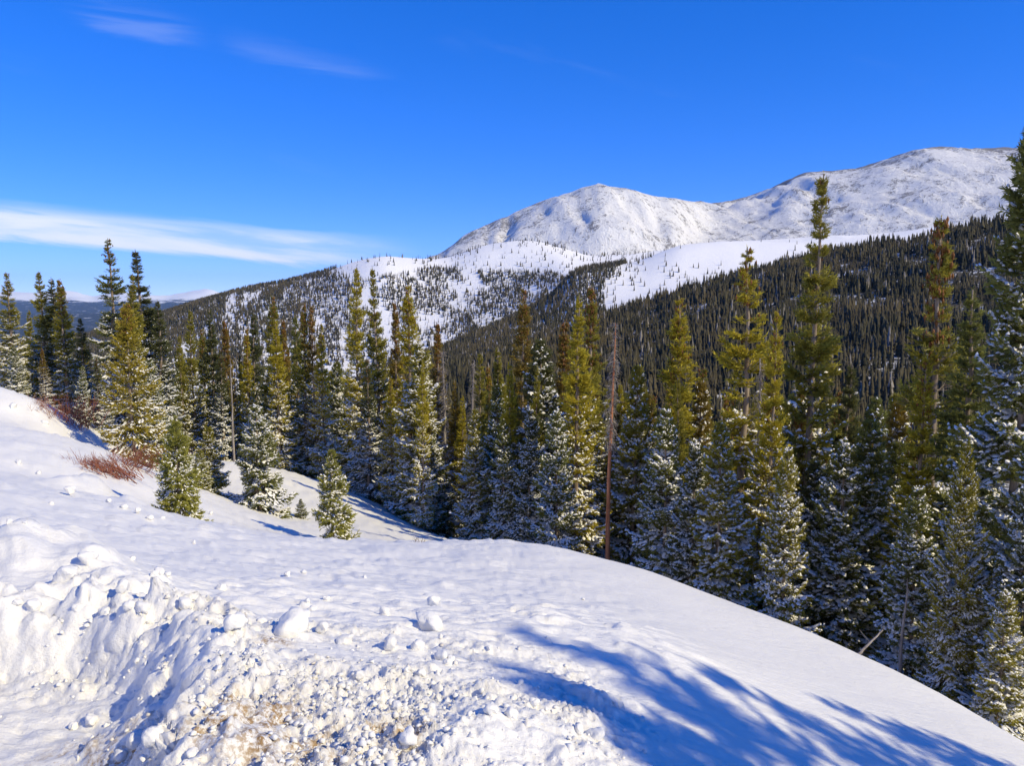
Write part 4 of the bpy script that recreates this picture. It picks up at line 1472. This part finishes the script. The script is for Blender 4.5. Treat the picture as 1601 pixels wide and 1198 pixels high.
# krummholz at the foot of the high peaks
P_, u_, v_, s_ = sample(12.0, 14.0, 9000, frng)
dens = 0.10 * np.clip(0.3 + 2.5 * fbm(P_[:, 0] / 90, P_[:, 1] / 90, 3, 331), 0, 1) * np.where(u_ > 1050, 1.0, 0.5) * np.where(s_ < 12.6, 1, np.where(u_ > 1050, 0.8, 0.0))
keep = frng.random(len(P_)) < dens
forest('treeline_scrub', P_[keep], frng.uniform(4, 9, keep.sum()), FARF, M_FAR, frng, 'low scattered treeline scrub at the foot of the snow peaks')
print('wedge', inwood.sum(), 'burnt', len(pp), 'scrub', keep.sum(), 'singles', len(singles))

cache = {}
for k, (p, hgt, lab, grp, protos, mat) in enumerate(singles):
    pi = k % len(protos)
    key = (id(protos), pi)
    if key not in cache:
        me = mesh_from('conifer', protos[pi][0], protos[pi][1], mat)
        add_attr(me, 'tone', np.full(len(protos[pi][0]), (k * 0.37) % 1))
        cache[key] = me
    wv = hgt * frng.uniform(0.75, 1.2)
    o = link('conifer', cache[key], None, tuple(p), frng.random() * 6.28, (wv, wv, hgt))
    tag(o, lab, 'tree', grp)

# ------------------------------------------------------------------ red willows, small plants, the fallen log
def willow(seed, n, spread, hgt, lean, mat, r=0.007):
    rng = np.random.default_rng(seed)
    b = Bag()
    for i in range(n):
        az = rng.random() * 6.283
        L = hgt * (0.55 + 0.6 * rng.random())
        out = (0.2 + 0.55 * rng.random())
        p0 = np.array([rng.normal() * spread * 0.35, rng.normal() * spread * 0.22, -0.15])
        d = np.array([math.cos(az) * out + lean[0], math.sin(az) * out * .8 + lean[1], 1.0])
        d /= np.linalg.norm(d)
        q = np.linspace(0, 1, 6)[:, None]
        bend = np.array([math.cos(az) * .25 + lean[0] * .5, math.sin(az) * .25, -0.12])
        path = p0 + d * L * q + bend * L * q ** 2 + np.cumsum(rng.normal(size=(6, 3)) * 0.012 * L, 0)
        b.add(*tube(path, r * (1 - 0.75 * q[:, 0]), 3))
        for _ in range(3):
            k = rng.integers(2, 5)
            dd = _norm(d + rng.normal(size=3) * 0.45)
            path2 = path[k] + dd * L * 0.35 * np.linspace(0, 1, 4)[:, None]
            b.add(*tube(path2, r * 0.6 * np.linspace(1, 0.35, 4), 3))
    return b.mesh('willow_shrub', mat)


def plant(u, v, me, name, label, cat, group=None, scale=1.0, rz=0.0):
    x, y = pix_ground(u, v, ground_z)
    z = float(ground_z(np.array([x]), np.array([y]))[0])
    o = link(name, me, None, (x, y, z), rz, (scale,) * 3)
    tag(o, label, cat, group)
    return o


W1 = willow(1, 240, 1.0, 0.60, (-0.75, -0.1), M_WILLOW, 0.0085)
W2 = willow(2, 120, 1.4, 1.05, (-0.1, 0.0), M_WILLOW, 0.008)
W3 = willow(3, 90, 1.0, 0.75, (0.7, -0.1), M_WILLOW)
plant(172, 742, W1, 'willow_shrub', 'red bare willow bent low over the snow by the golden broad spruce', 'shrub', 'red willows by the snowbank')
plant(203, 728, W3, 'willow_shrub', 'small red bare willow at the trunk of the golden broad spruce', 'shrub', 'red willows by the snowbank')
plant(108, 662, W2, 'willow_shrub', 'upright reddish willow thicket higher along the snowbank', 'shrub', 'red willows by the snowbank')
plant(75, 645, willow(4, 60, 1.0, 0.6, (0, 0), M_WILLOW), 'willow_shrub', 'pale low willow tuft beside the upright thicket', 'shrub', 'red willows by the snowbank')
SPRIG = willow(5, 9, 0.25, 0.30, (0, 0), M_TWIG, 0.006)
for u, v, lab in [(642, 832, 'dry twig sprig poking out of the snow below the heavily snowed spruce'), (655, 848, 'low dry tuft in the shadow streaks of the hollow'),
                  (560, 770, 'dry twigs at the foot of the two tall golden spires'), (690, 838, 'dry stem at the foot of the grey dead trees')]:
    plant(u, v, SPRIG, 'dry_sprig', lab, 'twig', 'dry twigs in the snow', 0.7)


def log_mesh():
    b = Bag()
    rng = np.random.default_rng(3)
    p = np.column_stack([np.linspace(-0.5, 0.42, 9), rng.normal(size=9) * 0.008, np.linspace(-0.42, 0.22, 9)])
    b.add(*tube(p, np.linspace(0.045, 0.022, 9), 8))
    for k in (4, 6, 7):
        d = np.array([0.08, rng.normal() * .15, 0.14 + .1 * rng.random()])
        b.add(*tube(p[k] + d * np.linspace(0, 1, 4)[:, None], [0.012, 0.01, 0.007, 0.004], 5))
    return b.mesh('fallen_log', M_DEAD, True)


p = pt(1362, 1000, 9.7)
o = link('fallen_log', log_mesh(), None, tuple(p), math.radians(20), (0.45, 0.45, 0.45))
tag(o, 'pale fallen log propped at the brow beside the broken snag', 'log')

# ------------------------------------------------------------------ loose snow: lumps one by one, crumbs as one mass
def lump_mesh(seed, sub=3):
    import bmesh
    bm = bmesh.new()
    bmesh.ops.create_icosphere(bm, subdivisions=sub, radius=1.0)
    rng = np.random.default_rng(seed)
    cuts = [(_norm(rng.normal(size=3)), 0.55 + 0.3 * rng.random()) for _ in range(7)]
    off = rng.random(2) * 50
    for v in bm.verts:
        c = np.array(v.co)
        for nrm, d in cuts:
            k = c @ nrm
            if k > d:
                c = c - nrm * (k - d) * 0.8
        c = c * (1 + 0.55 * float(fbm(np.array(c[0] * 1.6 + off[0] + c[2]), np.array(c[1] * 1.6 + off[1] - c[2]), 4, seed)))
        v.co = c
    me = bpy.data.meshes.new('snow_lump')
    bm.to_mesh(me)
    bm.free()
    me.polygons.foreach_set('use_smooth', np.ones(len(me.polygons), bool))
    me.materials.append(M_CHUNK)
    return me


LUMPS = [lump_mesh(s) for s in range(6)]
LUMP_LIST = [  # column, row of the base, width in photo pixels, label
    (672, 985, 42, 'flat snow block with a smaller one on top on the open snow'), (678, 968, 20, 'small snow ball resting on the flat snow block'),
    (600, 960, 20, 'round snow ball alone on the smooth snow'), (460, 990, 52, 'large upright snow lump on the rim of the ploughed wall'),
    (345, 922, 18, 'snow ball on open snow behind the ploughed wall'), (105, 905, 40, 'big shaded snow boulder on the old berm'),
    (138, 880, 26, 'snow boulder at the crest of the old berm'), (192, 925, 24, 'snow lump at the low end of the old berm'),
    (240, 900, 14, None), (250, 898, 16, None), (262, 900, 12, None), (450, 900, 12, None), (475, 896, 10, None), (207, 876, 10, None), (303, 850, 8, None),
    (488, 955, 14, None), (410, 975, 16, None), (480, 942, 10, None), (510, 938, 10, None), (570, 905, 8, None),
    (205, 958, 20, None), (222, 955, 24, None), (165, 960, 22, None), (120, 958, 18, None), (50, 955, 24, None), (28, 948, 14, None), (290, 950, 26, None), (370, 985, 30, None), (355, 975, 22, None),
    (505, 990, 20, None), (540, 1005, 24, None), (610, 1010, 26, None), (650, 1015, 24, None), (690, 1030, 20, None), (705, 1035, 14, None), (765, 1015, 10, None),
    (640, 1168, 28, 'square snow block among the crumbs in front'), (700, 1040, 14, None), (620, 1110, 18, None), (480, 1145, 14, None), (770, 1115, 26, None), (798, 1120, 22, None), (835, 1100, 14, None),
    (215, 1165, 34, 'rounded snow lump at the foot of the ploughed wall'), (245, 1170, 34, 'rounded snow lump leaning on its neighbour at the foot of the ploughed wall'), (142, 1135, 20, None), (190, 1185, 24, None), (115, 1140, 16, None), (300, 1190, 26, None),
    (235, 812, 20, 'snow block in the shade at the edge beside the bushy sapling'), (195, 795, 26, 'snow block at the edge below the low red willow'), (255, 812, 12, None), (215, 800, 18, None), (170, 785, 18, None), (110, 768, 26, None), (330, 806, 14, None),
    (255, 795, 14, None), (30, 728, 18, None), (60, 742, 16, None), (15, 818, 20, None), (40, 820, 16, None), (80, 790, 16, None), (20, 640, 24, None), (70, 665, 18, None), (660, 1060, 16, None), (560, 1060, 18, None),
    (930, 1155, 26, None), (905, 1145, 18, None), (1005, 1130, 10, None),
]
for k, (u, v, wpx, lab) in enumerate(LUMP_LIST):
    if v < 830:
        wpx *= 0.55
    x, y = pix_ground(u, v, ground_z)
    z = float(ground_z(np.array([x]), np.array([y]))[0])
    rad = 0.5 * wpx / F * math.hypot(y, CAM_Z - z)
    if u == 678:
        z += rad * 2.4
    o = link('snow_lump', LUMPS[k % 6], None, (x, y, z + rad * 0.30), k * 1.3, (rad, rad * 0.9, rad * (0.75 + 0.25 * ((k * 7) % 5) / 4)))
    o.rotation_euler = (0.3 * math.sin(k), 0.3 * math.cos(2 * k), k * 1.3)
    if lab is None:
        lab = 'small snow lump scattered along the ploughed bank'
        tag(o, lab, 'snow lump', 'small snow lumps on the bank')
    else:
        tag(o, lab, 'snow lump', 'snow lumps on the bank')


def crumbs():
    rng = np.random.default_rng(41)
    n = 30000
    u = rng.uniform(-40, 1010, n)
    v = rng.uniform(935, 1260, n)
    t, e = te(u, v)
    Y = np.full(n, 4.0)
    for _ in range(12):
        Y = np.clip((base_z(t * Y, Y) - CAM_Z) / e, 1.6, 9)
    x, y = t * Y, Y
    d, rub, sd = ground_detail(x, y)
    z = base_z(x, y) + d
    keep = rng.random(n) < rub ** 1.5 * 0.42 + 0.004
    x, y, z = x[keep], y[keep], z[keep]
    m = len(x)
    ico_v = np.array([(0, 0, 1.), (.89, 0, .45), (.28, .85, .45), (-.72, .53, .45), (-.72, -.53, .45), (.28, -.85, .45), (.72, .53, -.45), (-.28, .85, -.45), (-.89, 0, -.45), (-.28, -.85, -.45), (.72, -.53, -.45), (0, 0, -1.)])
    ico_f = np.array([(0, 1, 2), (0, 2, 3), (0, 3, 4), (0, 4, 5), (0, 5, 1), (1, 6, 2), (2, 7, 3), (3, 8, 4), (4, 9, 5), (5, 10, 1), (2, 6, 7), (3, 7, 8), (4, 8, 9), (5, 9, 10), (1, 10, 6)])
    r = 0.0025 + 0.014 * rng.random(m) ** 5.5
    P = ico_v[None] * (1 + 0.34 * np.clip(rng.normal(size=(m, 12, 1)), -2, 2)) * r[:, None, None] * np.array([1, 1, 0.8])
    a = rng.random(m) * 6.28
    ca, sa = np.cos(a)[:, None], np.sin(a)[:, None]
    P = np.stack([P[..., 0] * ca - P[..., 1] * sa, P[..., 0] * sa + P[..., 1] * ca, P[..., 2]], -1)
    P = P + np.stack([x, y, z + r * 0.35], -1)[:, None]
    f = (ico_f[None] + (np.arange(m) * 12)[:, None, None]).reshape(-1, 3)
    me = mesh_from('snow_crumbs', P.reshape(-1, 3), f, M_CRUMB)
    o = link('snow_crumbs', me)
    tag(o, 'crumbled ploughed snow strewn over the bank in front', 'snow crumbs', kind='stuff')
    print('crumbs', m)


crumbs()
print('tris', sum(len(m.loops) - 2 * len(m.polygons) for m in bpy.data.meshes if m.users))
